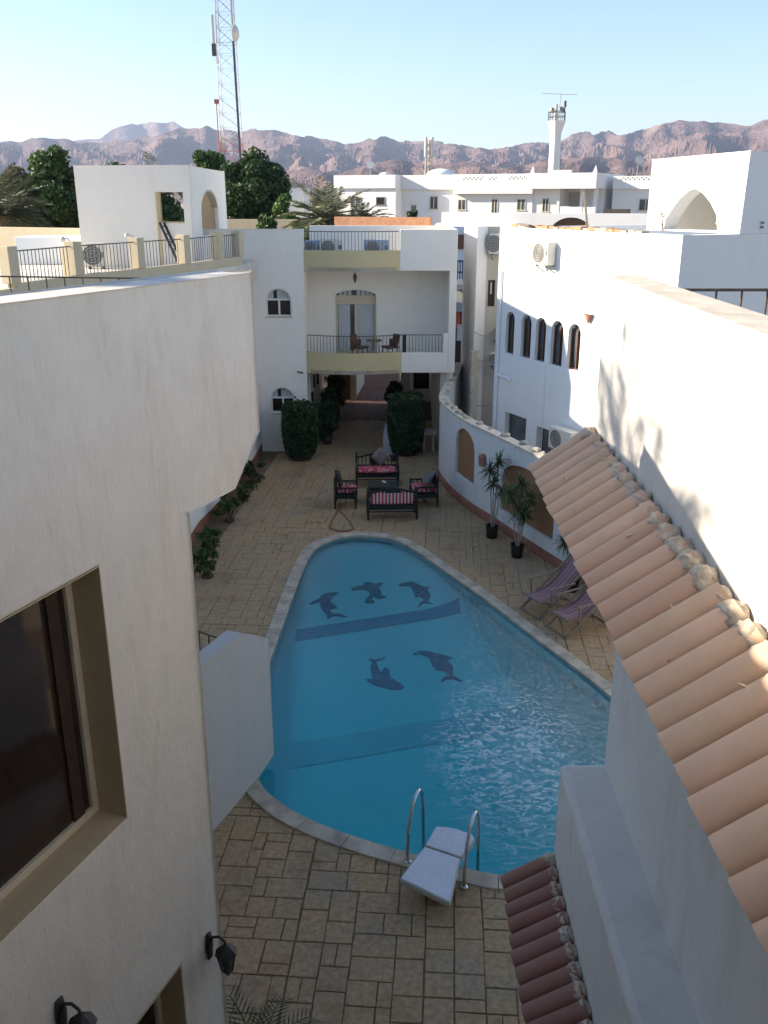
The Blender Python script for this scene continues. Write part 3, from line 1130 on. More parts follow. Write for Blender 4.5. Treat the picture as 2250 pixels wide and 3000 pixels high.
# wall lanterns on that wing
def wall_lantern(loc, label):
    t = thing('wall_lantern', label, 'lantern', loc, -R(21.3), 'black wall lanterns on the left wing')
    mb = MB(); mb.lathe([(0.0, -.13), (0.035, -.12), (0.05, 0), (0.035, .12), (0, .13)], (0, 0, 0), 12)
    for i, p in enumerate(mb.v): mb.v[i] = (p[0] * 0.4 + 0.012, p[1], p[2])
    mb.build('backplate', M['black'], t, local=True)
    mb = MB()
    mb.tube([(0.02, 0, 0.03), (0.05, 0, 0.10), (0.11, 0, 0.125), (0.16, 0, 0.10), (0.17, 0, 0.06)], 0.011, 8)
    mb.build('arm', M['black'], t, local=True)
    mb = MB()
    mb.lathe([(0.0, 0.07), (0.025, 0.06), (0.085, 0.0), (0.095, -0.015), (0.08, -0.02)], (0.17, 0, 0), 8, False)
    mb.build('shade', M['black'], t, local=True)
    mb = MB()
    mb.lathe([(0.075, -0.02), (0.045, -0.19), (0.02, -0.20)], (0.17, 0, 0), 8, False)
    g_ = mb.build('glass_body', M['greyglass'], t, local=True)
    mb = MB()
    for k in range(8):
        a = k * math.pi / 4
        mb.bar((0.17 + .079 * math.cos(a), .079 * math.sin(a), -0.02), (0.17 + .047 * math.cos(a), .047 * math.sin(a), -0.19), 0.008)
    mb.lathe([(0.05, -0.19), (0.03, -0.21), (0.012, -0.25), (0.0, -0.26)], (0.17, 0, 0), 8)
    mb.build('cage', M['black'], t, local=True)
    return t


wall_lantern(tuple(LO + LU * (-0.17) + LN * 0.002 + Vector((0, 0, 2.20))), 'black wall lantern at the corner of the left wing above the paving')
wall_lantern(tuple(LO + LU * (-1.80) + LN * 0.002 + Vector((0, 0, 3.16))), 'black wall lantern cut by the bottom frame edge under the brown window')
# roof rail on the left wing
mb = MB()
a, b = Vector((-4.6, 8.6, 7.33)), Vector((-2.30, 8.95, 7.27))
mb.tube([a, b], 0.008, 6)
for k in range(14):
    p = a.lerp(b, (k + 0.5) / 14)
    mb.tube([p, (p.x, p.y, 6.46)], 0.007, 6)
tag(mb.build('roof_railing', M['iron'], loc=(-3.4, 8.8, 6.46)), 'low brown iron railing on the roof edge of the left wing', 'railing')

# low wing wall reaching the pool, with its bevelled foot
lw = thing('garden_stair_wall', 'grey white low wall with bevelled end beside the left pool edge', 'wall', (-1.9, 11, 0))
mb = MB()
WO = Vector((-1.655, 11.622, 0))
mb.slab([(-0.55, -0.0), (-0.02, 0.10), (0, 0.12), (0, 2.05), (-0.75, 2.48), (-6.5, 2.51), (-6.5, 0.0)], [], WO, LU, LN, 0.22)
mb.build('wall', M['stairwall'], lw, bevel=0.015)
# stair railing behind it
mb = MB()
a, b = Vector((-2.90, 11.75, 2.18)), Vector((-2.33, 13.15, 1.12))
mb.tube([a, b], 0.02, 6)
for k in range(6):
    p = a.lerp(b, (k + 0.5) / 6)
    mb.tube([p, (p.x, p.y, max(0, p.z - 0.95))], 0.014, 6)
tag(mb.build('stair_railing', M['iron'], loc=(-2.6, 12.6, 0)), 'brown iron stair railing behind the low grey white wall', 'railing')

# low ground-floor wing along the left of the court
gw = thing('garden_wing', 'low white wing wall with red skirting behind the left shrubs', 'wall', (-4.5, 24, 0))
base = [(-4.95, 17.0), (-4.70, 20.2), (-4.68, 21.4), (-4.52, 22.6), (-4.28, 24.6), (-4.10, 27.5), (-4.08, 29.15)]
mb = MB(); mb.prism(base + [(-5.6, 29.15), (-6.3, 17.0)], 0, 2.3); mb.build('wall', M['facade'], gw)
mb = MB(); mb.prism([(x + .02, y) for x, y in base] + [(x - .05, y) for x, y in base[::-1]], 0, 0.28); mb.build('skirting', M['skirting'], gw)

# ------------------------------------------------------------------ right hotel wing with tiled canopies
RS = 0.014
RD = Vector((RS, 1, 0)).normalized()
RNv = Vector((-1, RS, 0)).normalized()
rw = thing('hotel_side_wing', 'white rendered right wing carrying two clay tiled canopies', 'building', (3, 4, 0))
xu = lambda Y: 1.98 + RS * (Y - 8.3)
xl = lambda Y: 1.872 + RS * (Y - 6.55)
xg = lambda Y: 1.495 + RS * (Y - 6.55)
mb = MB()
mb.obox((xu(-4), -4, 5.30), (xu(8.3) - xu(-4), 12.3, 0), (0.30, 0, 0), (0, 0, 2.02))
mb.obox((xu(8.3) + 0.302, 8.02, 5.30), (4.0, 0, 0), (0, 0.28, 0), (0, 0, 1.0))
mb.build('wall', M['cream'], rw, bevel=0.02)
mb = MB()
mb.obox((xu(-4) - 0.012, -4, 7.322), (xu(8.3) - xu(-4), 12.312, 0), (0.325, 0, 0), (0, 0, 0.03))
mb.build('parapet_cap', M['cap'], rw, bevel=0.01)
mb = MB()
mb.obox((xl(-4), -4, 0), (xl(6.55) - xl(-4), 10.55, 0), (4.5, 0, 0), (0, 0, 5.29))
mb.build('lower_wall', M['greywall'], rw, bevel=0.02)
mb = MB()
mb.obox((xg(-4), -4, 0), (xg(6.553) - xg(-4), 10.553, 0), (0.50, 0, 0), (0, 0, 3.46))
mb.build('ledge', M['greywall'], rw, bevel=0.05)
mb = MB()
mb.box(2.29, -4, 6.2, 6.4, 8.0, 6.31)
mb.build('roof', M['concrete'], rw)


def canopy(parent, Y0, Y1, pitch, eave, top, mat, dir_s):
    """tile canopy: eave(Y)->(x,z) ; top(Y)->(x,z)"""
    cn = MB()
    # bedding slab under the tiles
    ex0, ez0 = eave(Y0); tx0, tz0 = top(Y0); ex1, ez1 = eave(Y1); tx1, tz1 = top(Y1)
    lo = 0.035
    vs = []
    for (Y, ex, ez, tx, tz) in ((Y0, ex0, ez0, tx0, tz0), (Y1, ex1, ez1, tx1, tz1)):
        vs += [(ex + 0.03, Y, ez - lo - 0.05), (tx + 0.02, Y, tz - lo - 0.05), (tx + 0.02, Y, tz - lo), (ex + 0.03, Y, ez - lo)]
    cn.add(vs, [(0, 1, 2, 3), (7, 6, 5, 4), (0, 4, 5, 1), (1, 5, 6, 2), (2, 6, 7, 3), (3, 7, 4, 0)])
    co = cn.build('canopy', M['mortar'], parent, fix=True)
    n = int(round((Y1 - Y0) / pitch))
    tr = random.Random(5)
    mort = MB()
    for k in range(n):
        Yc = Y1 - (k + 0.5) * pitch
        ex, ez = eave(Yc); tx, tz = top(Yc)
        E = Vector((ex - tr.uniform(0.0, 0.02), Yc + tr.uniform(-.006, .006), ez + tr.uniform(-.004, .006)))
        T = Vector((tx, Yc + tr.uniform(-.006, .006), tz + tr.uniform(-.003, .006)))
        d = (T - E).normalized()
        side = Vector((0, 1, 0))
        up = side.cross(d) if side.cross(d).z > 0 else d.cross(side)
        mb = MB()
        K = 9
        w = pitch * 0.50
        prof_o = []
        for q in range(K + 1):
            a = math.pi * q / K
            s_ = math.cos(a)
            h = math.sin(a) ** 0.9 * pitch * 0.44
            prof_o.append((s_ * w, h))
        prof_i = [(s_ * 0.88, max(0, h - 0.014)) for s_, h in prof_o]
        tap = 0.94
        vs = []
        for (c, kk) in ((E, 1.0), (E.lerp(T, 0.5), (1 + tap) / 2), (T, tap)):
            lift = up * (0.0)
            for s_, h in prof_o: vs.append(c + side * (s_ * kk) + up * (h * kk) + lift)
            for s_, h in prof_i: vs.append(c + side * (s_ * kk) + up * (h * kk) + lift)
        M2 = 2 * (K + 1)
        fs_s, fs_f = [], []
        for L in range(2):
            b0 = L * M2
            for q in range(K):
                fs_s.append((b0 + q, b0 + q + 1, b0 + M2 + q + 1, b0 + M2 + q))
                i0 = b0 + K + 1
                fs_s.append((i0 + q + 1, i0 + q, i0 + M2 + q, i0 + M2 + q + 1))
        for q in range(K):
            fs_f.append((q + 1, q, K + 1 + q, K + 2 + q))
        for q in (0, K):
            fs_f.append((q, K + 1 + q, K + 1 + q + M2, q + M2))
            fs_f.append((q + M2, K + 1 + q + M2, K + 1 + q + 2 * M2, q + 2 * M2))
        mb.add(vs, fs_s, True)
        mb.add(vs, fs_f, False)
        mb.build('roof_tile', mat, co)
        # mortar lump bedding the head of the tile
        L = (T - E).length
        mc = T - d * (0.055 * pitch / 0.24)
        rad = Vector((0.075 * pitch / 0.24 * 1.15, pitch * 0.49, pitch * 0.335)) * (0.9 + 0.18 * tr.random())
        nu, nv = 14, 10
        vs = []
        for i in range(nv + 1):
            ph = math.pi * i / nv
            for j in range(nu):
                th = 2 * math.pi * j / nu
                q = Vector((math.sin(ph) * math.cos(th), math.sin(ph) * math.sin(th), math.cos(ph)))
                nn = 1 + 0.26 * noise.noise(q * 2.0 + Vector((k * 3.1, 0, Y0))) + 0.20 * noise.noise(q * 5 + Vector((k, 5, 0)))
                p = mc + d * (q.x * rad.x * nn * 1.1) + side * (q.y * rad.y * nn) + up * (q.z * rad.z * nn + pitch * 0.10)
                vs.append(p)
        fs = []
        for i in range(nv):
            for j in range(nu):
                a, b = i * nu + j, i * nu + (j + 1) % nu
                fs.append((a, a + nu, b + nu, b))
        mort.add(vs, fs, True)
    mort.build('mortar_fillet', M['mortar'], co)
    return co


canopy(rw, 1.60, 8.32, 0.24, lambda Y: (1.43 + RS * (Y - 8.3), 5.515), lambda Y: (xu(Y) - 0.01, 5.90), M['tile'], 1)
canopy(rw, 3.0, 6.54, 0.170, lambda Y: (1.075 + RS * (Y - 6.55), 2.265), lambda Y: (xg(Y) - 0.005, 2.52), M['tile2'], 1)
mb = MB()
q = random.Random(17)
for k, (Y_, f_) in enumerate(((7.4, .35), (6.05, .78), (5.3, .42), (4.65, .55), (4.2, .30), (5.75, .60), (3.7, .66))):
    e_ = Vector((1.43 + RS * (Y_ - 8.3), Y_, 5.515)); t_ = Vector((xu(Y_) - .01, Y_, 5.90))
    c_ = e_.lerp(t_, f_) + Vector((-.045, 0, .085))
    d1 = Vector((q.uniform(-1, 1), q.uniform(-1, 1), .3)).normalized() * q.uniform(.022, .035)
    d2 = Vector((-d1.y, d1.x, 0)) * .35
    mb = MB()
    mb.add([c_ - d1, c_ - d2 + Vector((0, 0, .006)), c_ + d1, c_ + d2 + Vector((0, 0, .006)), c_ + Vector((0, 0, -.004))], [(0, 1, 4), (1, 2, 4), (2, 3, 4), (3, 0, 4)])
    tag(mb.build('dry_leaf', M['drypale'], loc=tuple(c_)), 'small pale dry leaf lying on the upper tiled canopy', 'leaf', 'dry leaves on the tiled canopy')
mb = MB()
a, b = Vector((3.02, 9.3, 7.13)), Vector((5.6, 9.3, 7.13))
mb.tube([a, b], 0.017, 6)
for k in range(10):
    p = a.lerp(b, (k + 0.25) / 10)
    mb.tube([p, p + Vector((0, 0, -0.82))], 0.012, 6)
tag(mb.build('roof_railing', M['iron'], loc=(4.2, 9.3, 6.31)), 'dark iron railing on the roof behind the right parapet', 'railing')

mb = MB(); mb.obox(LO + LU * -5.0 + Z3 * 7.55, LU * -7, -LN * 6, Z3 * 4.6); mb.build('added_shade_block', M['cream'], wing)  # out-of-frame block added to keep sun off the near right wall
# unseen block behind the viewpoint, added to cut sky light in the court
bk = thing('rear_shade_block', 'unseen block added behind the viewpoint to darken the court', 'building', (0, -4, 0))
mb = MB(); mb.box(-7, -6, 0, 6, -1.3, 12.5); mb.build('wall', M['cream'], bk)
mb = MB(); mb.box(-4.2, -1.298, 9.6, 1.6, 1.6, 9.8); mb.build('overhead_shade_slab', M['cream'], bk)  # overhead slab added out of view to darken the near court

# ------------------------------------------------------------------ guest house across the court
X, Z = Vector((1, 0, 0)), Vector((0, 0, 1))
FN = Vector((0, -1, 0))
gh = thing('guest_house', 'guest house with curved yellow balcony across the far end of the court', 'building', (-1, 29.2, 0))
FO = Vector((0, 29.2, 0))
a1 = arch(-3.752, -2.941, 4.435, 4.93, rise=0.37)
a2 = arch(-3.72, -2.95, 1.30, 1.77, rise=0.37)
mb = MB()
mb.slab(rect(-6.5, -2.50, 0, 7.10), [a1, a2], FO, X, FN, 0.25)
mb.box(-6.5, 29.453, 0, -2.50, 37, 6.3)
mb.box(-6.5, 29.453, 6.302, -6.2, 37, 7.1)
mb.build('wall', M['facade'], gh, bevel=0.015)


def arch_window(parent, ar, b_sp, rise, o, u, nrm, depth, two=True):
    a0, a1_, b0 = ar
    o = Vector(o)
    Pp = lambda a, b, d: o + u * a + Z * b - nrm * d
    f = MB()
    fr = 0.045
    f.obox(Pp(a0, b0, depth), u * (a1_ - a0), -nrm * 0.05, Z * fr)
    f.obox(Pp(a0, b0 + fr, depth), u * fr, -nrm * 0.05, Z * (b_sp - b0 - fr))
    f.obox(Pp(a1_ - fr, b0 + fr, depth), u * fr, -nrm * 0.05, Z * (b_sp - b0 - fr))
    f.obox(Pp(a0, b_sp, depth), u * (a1_ - a0), -nrm * 0.05, Z * 0.06)
    mid = (a0 + a1_) / 2
    f.obox(Pp(mid - fr / 2, b0 + fr, depth), u * fr * 1.3, -nrm * 0.05, Z * (b_sp - b0 - fr))
    # arched top rib
    n_ = 14
    w = (a1_ - a0) / 2
    pts = [(mid + w * 0.97 * math.cos(math.pi * k / n_), b_sp + rise * 0.97 * math.sin(math.pi * k / n_)) for k in range(n_ + 1)]
    for (p, q) in zip(pts, pts[1:]):
        f.bar(Pp(p[0], p[1], depth + 0.03), Pp(q[0], q[1], depth + 0.03), 0.045, 0.05)
    fo = f.build('window', M['whiteframe'], parent)
    pb = MB()
    pb.obox(Pp(a0, b0, depth + 0.055), u * (a1_ - a0), -nrm * 0.01, Z * (b_sp + rise - b0))
    pb.build('pane', M['glass'], fo)
    c = MB()
    c.obox(Pp(a0 + 0.02, b_sp + 0.07, depth + 0.046), u * (a1_ - a0 - 0.04), -nrm * 0.006, Z * (rise * 0.82))
    c2 = MB()
    k = 7
    for q in range(k):
        xa = a0 + 0.02 + (a1_ - a0 - 0.04) * q / k
        if q in (2,): continue
        h_ = rise * 0.92 * math.sqrt(max(0.05, 1 - ((xa + (a1_ - a0) / k / 2 - mid) / w) ** 2))
        c2.obox(Pp(xa, b_sp + 0.062, depth + 0.048 + 0.004 * (q % 2)), u * ((a1_ - a0 - 0.04) / k * 0.96), -nrm * 0.004, Z * h_)
    c2.build('curtain', M['curtain'], fo)
    s = MB()
    s.obox(Pp(a0 - 0.03, b0 - 0.035, -0.02), u * (a1_ - a0 + 0.06), -nrm * (depth + 0.02), Z * 0.033)
    s.build('sill', M['paleyellow'], fo)
    return fo


arch_window(gh, (-3.752, -2.941, 4.435), 4.93, 0.37, FO, X, FN, 0.12)
arch_window(gh, (-3.72, -2.95, 1.30), 1.77, 0.37, FO, X, FN, 0.12)

# floor slabs, balcony back wall and side pier
mb = MB()
mb.box(-2.497, 29.42, 2.64, 2.05, 37, 3.02)
mb.build('balcony_floor', M['facade'], gh)
mb = MB()
dh = arch(-1.62, -0.26, 3.03, 4.93, n=14, rise=0.20)
mb.slab(rect(-2.497, 2.06, 3.03, 5.85), [dh], (0, 30.6, 0), X, FN, 0.25)
mb.build('balcony_wall', M['facade'], gh)
mb = MB()
mb.box(2.062, 29.2, 2.64, 2.29, 37, 5.846)
mb.box(2.062, 29.41, 5.85, 2.29, 37, 7.09)
mb.build('side_pier', M['facade'], gh, bevel=0.01)
mb = MB()
mb.box(-2.497, 29.42, 5.853, 2.058, 37, 6.2)
mb.box(-2.497, 31.6, 6.203, 2.058, 31.85, 7.13)
mb.build('roof_slab', M['facade'], gh)
mb = MB()
mb.box(0.50, 29.2, 5.85, 2.29, 29.40, 7.085)
mb.build('roof_parapet', M['facade'], gh, bevel=0.012)
mb = MB()
mb.box(0.56, 29.2, 2.64, 2.058, 29.40, 3.29)
mb.box(1.90, 29.2, 3.292, 2.058, 29.40, 3.90)
mb.build('balcony_parapet', M['facade'], gh, bevel=0.012)
for (xa, xb, z0, z1, nm) in ((-2.497, 0.50, 5.85, 6.47, 'roof_apron'), (-2.497, 0.558, 2.64, 3.31, 'balcony_apron')):
    mb = MB()
    K = 24
    fr_, bk_ = [], []
    for k in range(K + 1):
        t = k / K
        xx = xa + (xb - xa) * t
        yy = 29.2 - 0.36 * math.sin(math.pi * t) ** 0.9
        fr_.append((xx, yy)); bk_.append((xx, yy + 0.16))
    mb.prism(fr_ + bk_[::-1], z0, z1)
    mb.build(nm, M['yellow'], gh, bevel=0.008)
    mb = MB()
    mb.prism(fr_[1:-1] + [(xb - 0.01, 29.42), (xa + 0.01, 29.42)], z0 + 0.0, z0 + 0.12)
    mb.build('curved_floor_edge', M['facade'], gh)


def bay_rail(xa, xb, z0, z1, curved_to, parent, extra=None):
    mb = MB()
    top = []
    n = int((xb - xa) / 0.105)
    for k in range(n + 1):
        xx = xa + 0.03 + (xb - xa - 0.06) * k / n
        t = (xx - xa) / (curved_to - xa)
        yy = 29.28 - (0.36 * math.sin(math.pi * min(max(t, 0), 1)) ** 0.9 if t < 1 else 0)
        top.append((xx, yy, z1))
        mb.tube([(xx, yy, z0 - 0.02), (xx, yy, z1)], 0.0085, 5)
    mb.tube(top, 0.014, 6)
    return mb.build('railing', M['iron'], parent)


bay_rail(-2.49, 1.90, 3.31, 3.85, 0.558, gh)
bay_rail(-2.49, 0.50, 6.47, 7.03, 0.50, gh)
mb = MB(); mb.box(0.60, 29.25, 3.30, 0.70, 29.28, 3.86); mb.build('rail_post', M['black'], gh)

# sliding door
d_ = MB()
fr = 0.07
yy = 30.70
d_.box(-1.62, yy, 3.03, -1.62 + fr, yy + .06, 4.90)
d_.box(-0.26 - fr, yy, 3.03, -0.26, yy + .06, 4.90)
d_.box(-1.62, yy, 4.902, -0.26, yy + .06, 4.95)
d_.box(-1.62 + fr, yy, 4.66, -0.26 - fr, yy + .06, 4.76)
d_.box(-0.985, yy - .002, 3.03, -0.895, yy + .058, 4.658)
d_.box(-1.62 + fr, yy, 3.03, -0.987, yy + .06, 3.12)
d_.box(-0.893, yy, 3.03, -0.26 - fr, yy + .06, 3.12)
d_.box(-1.62 + fr, yy + .01, 4.762, -0.26 - fr, yy + .05, 4.90)
do = d_.build('sliding_door', M['frame'], gh, bevel=0.004)
mb = MB(); mb.box(-1.62, yy + .075, 3.03, -0.26, yy + .085, 5.2); mb.build('pane', M['greyglass'], do)
mb = MB()
for k in range(12):
    if k in (4, 5): continue
    xa = -1.53 + k * 0.099
    mb.box(xa, yy + 0.063 + 0.004 * (k % 2), 3.05, xa + 0.095, yy + 0.066 + 0.004 * (k % 2), 4.66)
mb.build('curtain', M['curtain'], do)
mb = MB()
for k in range(8):
    xa = -1.50 + k * 0.148
    if k in (3,): continue
    h_ = 4.95 + .18 * math.sqrt(max(0, 1 - ((xa + .07 + .94) / .68) ** 2)) - .02
    mb.box(xa, yy + .066, 4.93, xa + .12, yy + .070, h_)
mb.build('curtain', M['curtain'], do)

# passage under the balcony
mb = MB()
mb.box(-2.497, 29.9, 0, -2.47, 36.9, 2.638)
mb.build('passage_wall', M['facade'], gh)
mb = MB(); mb.prism([(1.86, 29.6), (2.05, 29.45), (2.25, 29.45), (2.25, 37), (1.95, 37), (1.80, 33)], 0, 2.637); mb.build('passage_wall', M['facade'], gh)
mb = MB(); mb.box(0.66, 36.5, 0, 1.10, 36.95, 2.637); mb.build('column', M['white'], gh, bevel=0.02)
mb = MB(); mb.box(1.102, 37.02, 0, 1.96, 37.2, 2.637); mb.build('passage_end_wall', M['facade'], gh)
mb = MB(); mb.box(1.22, 36.98, 0.55, 1.86, 37.018, 2.2); mb.build('dark_window', M['opening'], gh)
mb = MB(); mb.tube([(-2.0, 35.6, 0), (-2.0, 35.6, 2.637)], 0.05, 10); mb.build('post', M['white'], gh)
mb = MB(); mb.box(-2.46, 37.4, 0, -1.15, 37.6, 2.637); mb.build('passage_end_wall', M['beige'], gh)
mb = MB(); mb.box(-1.92, 37.36, 0.02, -1.42, 37.398, 2.1); mb.build('brown_door', M['brownwood'], gh)
mb = MB(); mb.prism([(-1.40, 37.3), (-1.38, 41), (-0.9, 41), (-1.22, 37.3)], 0, 1.5); mb.build('stair_side', M['beige'], gh)
for k, (y_, z_) in enumerate(((31.2, 1.75), (32.8, 1.55), (30.2, 1.35))):
    mb = MB(); mb.box(-2.469, y_, z_, -2.40, y_ + .22, z_ + .42); mb.build('wall_box', M['black'], gh)
mb = MB(); mb.box(-9, 46.5, 0, 9, 46.8, 3.0)
tag(mb.build('street_wall', M['beige'], loc=(0, 46.5, 0)), 'beige street wall seen at the far end of the passage', 'wall')


# things on the guest house
def lantern_hanging():
    t = thing('hanging_lantern', 'brown pierced lantern hanging from the balcony ceiling', 'lantern', (-0.93, 29.75, 5.853))
    mb = MB(); mb.tube([(0, 0, 0), (0, 0, -0.10)], 0.006, 5); mb.build('chain', M['iron'], t, local=True)
    mb = MB(); mb.lathe([(0.01, -.09), (0.03, -.13), (0.065, -.22), (0.065, -.27), (0.03, -.38), (0.008, -.42)], (0, 0, 0), 8, False)
    mb.build('body', M['iron'], t, local=True)


lantern_hanging()


def chair_wicker(loc, rz, label):
    t = thing('wicker_chair', label, 'chair', loc, rz, 'brown wicker armchairs on the balcony')
    mb = MB(); mb.cbox((0, 0, .38), .44, .44, .06); mb.build('seat', M['wicker'], t, local=True, bevel=.02)
    mb = MB()
    vs = []
    K = 10
    for i in range(6):
        zz = 0.40 + i * 0.075
        for k in range(K + 1):
            a = math.pi * (0.12 + 0.76 * k / K)
            r_ = 0.24 + 0.02 * i
            vs.append((r_ * math.cos(a), r_ * math.sin(a) * 1.0, zz + (0.0 if i < 3 else 0.02 * math.sin(a))))
    fs = []
    for i in range(5):
        for k in range(K):
            if i > 2 and (k < 2 or k > 7): continue
            a = i * (K + 1) + k
            fs.append((a, a + 1, a + K + 2, a + K + 1))
    mb.add(vs, fs, True)
    o = mb.build('backrest', M['wicker'], t, local=True)
    md = o.modifiers.new('thick', 'SOLIDIFY'); md.thickness = 0.03
    for sx in (-1, 1):
        for sy in (-1, 1):
            mb = MB(); mb.tube([(sx * .18, sy * .18, .38), (sx * .20, sy * .20, 0)], .017, 6); mb.build('leg', M['wicker'], t, local=True)
    return t


chair_wicker((-0.78, 29.45, 3.02), R(62), 'brown wicker armchair left of the small balcony table')
chair_wicker((0.20, 29.50, 3.02), R(-62), 'brown wicker armchair right of the small balcony table')
t = thing('balcony_table', 'small round pale table between the two wicker armchairs', 'table', (-0.32, 29.50, 3.02))
mb = MB(); mb.lathe([(0.0, .60), (0.26, .60), (0.27, .62), (0.26, .64), (0.0, .64)], (0, 0, 0), 20); mb.build('tabletop', M['palewood'], t, local=True)
for k in range(3):
    a = k * 2.094
    mb = MB(); mb.tube([(0.1 * math.cos(a), .1 * math.sin(a), .6), (.2 * math.cos(a), .2 * math.sin(a), 0)], .013, 6); mb.build('leg', M['iron'], t, local=True)
mb = MB(); mb.lathe([(0, 0), (.05, 0), (.06, .05), (.05, .06), (0, .06)], (0, 0, 0), 10)
tag(mb.build('ashtray', M['darkcloth'], loc=(-0.25, 29.46, 3.662)), 'small dark bowl on the round balcony table', 'bowl')


def ac_unit(loc, rz, label, body, group, w=0.62, h=0.46, d=0.26, feet=True):
    t = thing('air_conditioner', label, 'air conditioner', loc, rz, group)
    mb = MB(); mb.box(-w / 2, -d / 2, 0.05, w / 2, d / 2, 0.05 + h); mb.build('casing', body, t, local=True, bevel=.015)
    mb = MB()
    r = h * 0.42
    cx, cz = -w * 0.16, 0.05 + h / 2
    for rr_ in (r, r * .75, r * .5, r * .25):
        pts = [(cx + rr_ * math.cos(a), -d / 2 - 0.012, cz + rr_ * math.sin(a)) for a in np.linspace(0, 2 * math.pi, 21)]
        mb.tube(pts, 0.006, 4)
    mb.build('fan_grille', M['acwhite'], t, local=True)
    mb = MB()
    vs = [(cx + r * math.cos(a), -d / 2 - 0.003, cz + r * math.sin(a)) for a in np.linspace(0, 2 * math.pi, 25)[:-1]]
    mb.add(vs, [tuple(range(24))])
    mb.build('fan_opening', M['acgrille'], t, local=True)
    mb = MB(); mb.box(w * .33, -d / 2 - .006, cz - .05, w * .44, -d / 2 - 0.001, cz + .08); mb.build('vent', M['acgrille'], t, local=True)
    if feet:
        for sx in (-.36, .36):
            mb = MB(); mb.box(sx * w - .03, -d / 2 - .03, 0, sx * w + .03, d / 2 + .03, .05); mb.build('foot', M['iron'], t, local=True)
    else:
        for sx in (-.36, .36):
            mb = MB(); mb.bar((sx * w, -d / 2, .03), (sx * w, d / 2 + .12, .03), .035); mb.bar((sx * w, -d / 2 + .03, .02), (sx * w, d / 2 + .12, -.2), .025); mb.build('bracket', M['cable'], t, local=True)
    return t


ac_unit((-2.32, 30.5, 6.2), 0, 'blue grey air conditioner at the left end behind the roof railing', M['acblue'], 'air conditioners on the guest house roof', w=.5)
ac_unit((-1.68, 30.1, 6.2), 0, 'white air conditioner with round fan behind the roof railing', M['acwhite'], 'air conditioners on the guest house roof', w=.72, h=.52)
ac_unit((-0.24, 30.1, 6.2), 0, 'wide blue grey air conditioner right of the white one on the roof', M['acblue'], 'air conditioners on the guest house roof', w=.82, h=.5)
t = thing('security_camera', 'small camera on a short arm at the corner under the balcony', 'camera', (-2.66, 29.2, 2.66))
mb = MB(); mb.bar((0, 0, 0), (0, -.14, .02), .025); mb.build('arm', M['acwhite'], t, local=True)
mb = MB(); mb.bar((-.14, -.15, .04), (.05, -.17, .0), .06); mb.build('body', M['acgrille'], t, local=True, bevel=.01)

# ------------------------------------------------------------------ terrace building on the left
tb = thing('terrace_building', 'flat roof terrace with yellow posts and railings at the left', 'building', (-7, 24, 6.2))
TE = [(-7.42, 17.2), (-7.20, 18.2), (-6.62, 20.3), (-5.77, 22.3), (-5.02, 23.97), (-4.47, 25.75), (-4.10, 27.0), (-4.02, 29.19)]
mb = MB(); mb.prism(TE + [(-16, 29.19), (-16, 17.2)], 5.6, 6.18); mb.build('roof_floor', M['concrete'], tb)
mb = MB(); mb.prism([(x - .25, y) for x, y in TE] + [(-16, 29.19), (-16, 17.2)], 0.0, 5.598); mb.build('wall', M['facade'], tb)
mb = MB()
mb.prism(TE[1:-1] + [(x - .18, y - 0.02) for x, y in TE[1:-1]][::-1], 6.182, 6.42)
mb.prism([(TE[0][0], TE[0][1])] + TE[:2][1:] + [(TE[1][0] - .18, TE[1][1]), (TE[0][0] - .18, TE[0][1])], 6.182, 6.34)
mb.build('parapet', M['paleyellow'], tb, bevel=.01)
for k, (x, y) in enumerate(TE[1:7]):
    mb = MB(); mb.cbox((x - .10, y, 6.421), .26, .26, .70, R(-22)); mb.build('post', M['paleyellow'], tb, bevel=.012)
mb = MB()
for (p, q) in zip(TE[1:6], TE[2:7]):
    a, b = Vector((p[0] - .1, p[1], 7.02)), Vector((q[0] - .1, q[1], 7.02))
    d = (b - a)
    n = int(d.length / 0.115)
    mb.tube([a, b], 0.013, 5)
    for k in range(1, n):
        c = a.lerp(b, k / n)
        mb.tube([(c.x, c.y, 6.41), c], 0.009, 5)
mb.build('railing', M['iron'], tb)
mb = MB(); mb.box(-16, 8.6, 0, -6.6, 17.19, 4.9); mb.build('deck_shade_block', M['facade'], tb)  # hidden block added to keep low sun off the pool deck
mb = MB(); mb.obox((-14, 31.2, 5.0), (6.2, -2.7, 0), (0.1, .23, 0), (0, 0, 2.12)); mb.build('back_wall', M['paleyellow'], tb, bevel=.01)
mb = MB(); mb.box(-10.6, 27.0, 6.182, -9.0, 28.2, 6.95); mb.build('roof_hatch', M['white'], tb, bevel=.015)
mb = MB(); mb.cbox((-6.95, 20.9, 6.19), .34, .34, .78, R(-20)); mb.build('post', M['paleyellow'], tb, bevel=.015)

pv = thing('roof_pavilion', 'grey white cube pavilion with an arched side on the left roof terrace', 'pavilion', (-6.8, 28.5, 6.18))
PF = Vector((0, 26, 0))
mb = MB()
mb.slab(rect(-8.36, -5.286, 6.185, 8.83), [rect(-6.15, -5.47, 7.36, 8.155)], PF, X, FN, 0.2)
mb.slab(rect(-8.36, -5.286, 6.185, 8.83), [rect(-8.1, -6.3, 7.1, 8.25)], (0, 31.96, 0), X, Vector((0, 1, 0)), 0.2)
sd = arch(27.56, 30.39, 6.95, 7.62, rise=0.62)
mb.slab([(26.202, 6.185), (31.758, 6.185), (31.758, 8.83), (26.202, 8.83)], [sd], (-5.286, 0, 0), (0, 1, 0), X, 0.2)
mb.slab([(26.202, 6.185), (31.758, 6.185), (31.758, 8.83), (26.202, 8.83)], [], (-8.36, 0, 0), (0, 1, 0), -X, 0.2)
mb.build('wall', M['facade'], pv, bevel=.015)
